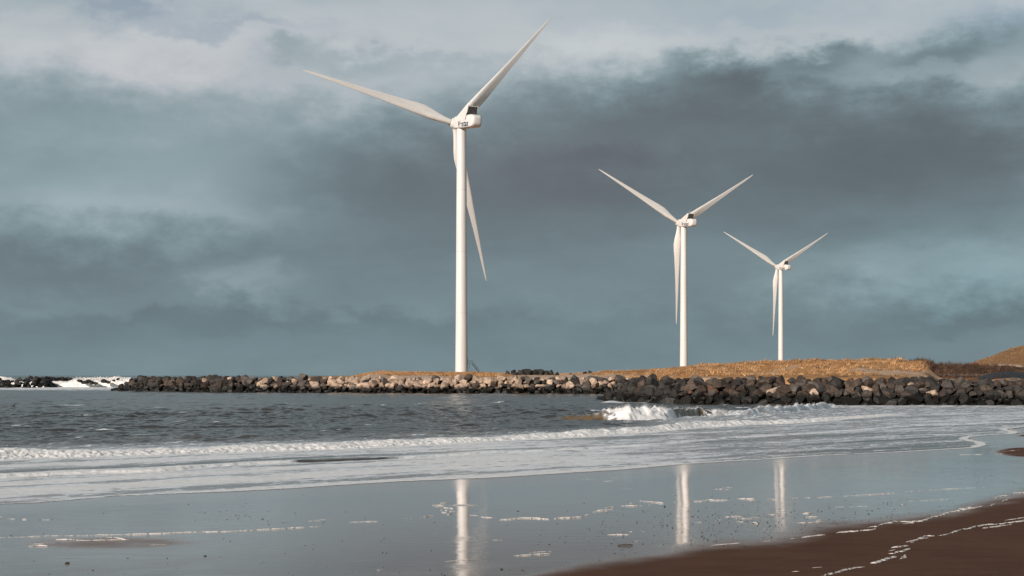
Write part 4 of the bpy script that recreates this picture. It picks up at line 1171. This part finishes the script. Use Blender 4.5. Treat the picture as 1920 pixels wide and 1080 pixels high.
def nacelle(root, height, tilt):
    na = None
    # body lofted along -Y .. +Y
    bm = bmesh.new()
    secs = [(4.3, 2.6, 2.7, 1.25, 2.05), (4.1, 3.0, 3.1, 1.2, 2.05), (3.4, 3.5, 3.7, .9, 2.05), (2.0, 3.8, 3.95, .5, 2.02), (0, NW, NH, .38, 2.0), (-5, NW, NH, .36, 2.0), (-9.8, NW, NH, .36, 2.0),
            (-10.35, NW - .12, NH - .25, .50, 1.98), (-10.9, NW - .45, NH - .75, .7, 2.0), (-11.25, NW - 1.0, NH - 1.5, .8, 2.05), (-11.38, NW - 1.9, NH - 2.5, .6, 2.1)]
    loft(bm, [[(px_, yy, pz_) for (px_, pz_) in rrect(w, h, r, 0, cz)] for (yy, w, h, r, cz) in secs])
    na = bm_obj('nacelle', bm, M_WHITE, root, True, 32)
    na.location = (0, 0, height + .12); na.rotation_euler = (tilt, 0, 0)
    # yaw collar
    bm = bmesh.new(); bmesh.ops.create_cone(bm, cap_ends=True, segments=48, radius1=1.5, radius2=1.5, depth=.8, matrix=Matrix.Translation((0, 0, -.1)))
    bm_obj('yaw_collar', bm, M_SEAM, na, True, 40)
    # side fins that carry the cooler
    for s in (-1, 1):
        bm = bmesh.new()
        prof = [(.9, 3.55), (-.3, 4.15), (-7.0, 7.05), (-8.05, 7.1), (-5.9, 2.3), (-5.2, 2.0), (.9, 3.0)]
        xa = s * (NW / 2 - .26); xb = s * (NW / 2 + .035)
        loft(bm, [[(xa, y_, z_) for (y_, z_) in prof], [(xb, y_, z_) for (y_, z_) in prof]])
        bmesh.ops.recalc_face_normals(bm, faces=bm.faces)
        bmesh.ops.bevel(bm, geom=bm.edges[:], offset=.03, segments=1, affect='EDGES')
        bm_obj('cooler_fin', bm, M_WHITE, na, False)
        # dark recess behind the fin
        bm = bmesh.new()
        prof = [(-7.35, 4.72), (-6.3, 2.35), (-5.85, 2.35), (-6.7, 4.72)]
        loft(bm, [[(s * (NW / 2 - .1), y_, z_) for (y_, z_) in prof], [(s * (NW / 2 + .008), y_, z_) for (y_, z_) in prof]])
        bm_obj('recess', bm, M_DARK, na)
    # sloping hood between the fins
    bm = bmesh.new(); w = NW / 2 - .26
    prof = [(-.3, 3.8), (-7.0, 6.85), (-8.0, 6.98), (-7.9, 6.72), (-7.0, 6.6), (-1.2, 3.8)]
    loft(bm, [[(-w, y_, z_) for (y_, z_) in prof], [(w, y_, z_) for (y_, z_) in prof]])
    bm_obj('hood', bm, M_WHITE, na)
    # radiator block, tilted like the fins' rear edge
    bm = bmesh.new()
    b0, b1 = Vector((0, -6.75, 4.05)), Vector((0, -7.72, 6.7))
    prof = [(b0.y, b0.z), (b1.y, b1.z), (b1.y + .5, b1.z), (b0.y + .5, b0.z)]
    loft(bm, [[(-w, y_, z_) for (y_, z_) in prof], [(w, y_, z_) for (y_, z_) in prof]])
    bm_obj('radiator', bm, M_DARK, na)
    bm = bmesh.new()
    for i in range(7):
        x_ = -w + 2 * w * (i + .5) / 7
        d = b1 - b0; rot = d.to_track_quat('Z', 'Y').to_matrix()
        bm_box(bm, (b0 + b1) / 2 + Vector((x_, -.06, 0)), (.05, .09, d.length * .96), rot)
    bm_obj('radiator_bars', bm, M_BARS, na)
    # rear deck lip and hatch seam
    bm = bmesh.new(); bm_box(bm, (0, -8.6, 4.02), (2.9, 2.9, .10)); bmesh.ops.bevel(bm, geom=bm.edges[:], offset=.03, segments=2, affect='EDGES')
    bm_obj('roof_hatch', bm, M_WHITE, na)
    bm = bmesh.new(); bm_box(bm, (.45, -10.62, 3.66), (2.4, .5, .05), Matrix.Rotation(R(28), 3, 'X'))
    bm_obj('seam', bm, M_DARK, na)
    # antennas
    bm = bmesh.new()
    for x_ in (-1.3, -.2):
        bm_bar(bm, (x_, -7.6, 6.9), (x_, -7.6, 8.4), .045, 8); bm_bar(bm, (x_ - .25, -7.6, 8.3), (x_ + .25, -7.6, 8.3), .035, 8)
    bm_obj('antenna', bm, M_SEAM, na)
    # lettering on both flanks
    for s in (-1, 1):
        cu = bpy.data.curves.new('lettering', 'FONT'); cu.body = 'Vestas'; cu.size = 2.7; cu.extrude = .012; cu.offset = .07
        cu.space_character = 1.08
        cu.align_x = 'CENTER'; cu.align_y = 'CENTER'
        tmp = bpy.data.objects.new('lettering_curve', cu); COL.objects.link(tmp)
        dg = bpy.context.evaluated_depsgraph_get(); dg.update()
        me = bpy.data.meshes.new_from_object(tmp.evaluated_get(dg)); me.name = 'lettering'
        bpy.data.objects.remove(tmp); bpy.data.curves.remove(cu)
        me.materials.clear()
        o = mesh_obj('lettering', me, M_BLUE, na)
        if s < 0: rot = Matrix(((0, 0, -1), (-1, 0, 0), (0, 1, 0)))
        else: rot = Matrix(((0, 0, 1), (1, 0, 0), (0, 1, 0)))
        o.location = (s * (NW / 2 + .014), -4.7, 1.2); o.rotation_euler = rot.to_euler()
    return na

def hub_mesh():
    bm = bmesh.new(); seg = 40
    prof = [(-1.75, 1.25), (-1.6, 1.45), (-.9, 1.75), (0, 1.85), (.9, 1.72), (1.7, 1.35), (2.3, .85), (2.6, .35), (2.68, .05)]
    loft(bm, [[(r * math.cos(2 * math.pi * k / seg), y_, r * math.sin(2 * math.pi * k / seg)) for k in range(seg)] for (y_, r) in prof])
    return bm

def make_turbine(X, Yd, zbase, ztop, yaw, phis, tilt=R(5.0), stairs=False, label='', span=1.0):
    height = ztop - zbase
    root, tw = build_turbine(height)
    root.location = (X, Yd, zbase)
    root.rotation_euler = (0, 0, 0)
    tag(root, label, 'wind turbine', 'white wind turbines on the dunes')
    na = nacelle(root, height, tilt)
    na.rotation_euler = (Matrix.Rotation(yaw, 4, 'Z') @ Matrix.Rotation(tilt, 4, 'X')).to_euler()
    fr = Matrix.Translation((0, 0, height + .12)) @ Matrix.Rotation(yaw, 4, 'Z') @ Matrix.Rotation(tilt, 4, 'X') @ Matrix.Translation((0, 5.6, 2.05))
    hub = bm_obj('hub', hub_mesh(), M_WHITE, root, True, 50)
    hub.matrix_local = fr
    for ph in phis:
        b = link(bpy.data.objects.new('blade', BLADE), root)
        b.matrix_local = fr @ Matrix.Rotation(R(ph), 4, 'Y') @ Matrix.Diagonal((1, 1, span, 1))
        bm = bmesh.new()
        bmesh.ops.create_cone(bm, cap_ends=False, segments=32, radius1=1.12, radius2=1.12, depth=.28, matrix=Matrix.Translation((0, .08, 1.72)))
        c = bm_obj('root_collar', bm, M_SEAM, b, True, 40)
    if stairs: stair(tw, .9)
    return root

make_turbine((865.5 - U0) / F * 450, 450, 4.3, 4 + (704 - 240) / F * 450 - .35, R(29.5), (42.6, 162.6, 282.6), tilt=R(6.0), stairs=True, label='tallest nearest white wind turbine alone above the far breakwater, dark stair at its foot')
make_turbine((1282 - U0) / F * 726, 726, 3.0, 4 + (704 - 424) / F * 726 - .4, R(22.5), (58.4, 177.4, 298.4), label='middle white wind turbine rising from the grassy dune behind the near breakwater')
make_turbine((1464 - U0) / F * 1033, 1033, 3.0, 4 + (704 - 505) / F * 1033 - .4, R(21.5), (58.8, 178.8, 297.8), tilt=R(5.6), span=.975, label='smallest and most distant white wind turbine, rightmost above the dune crest')
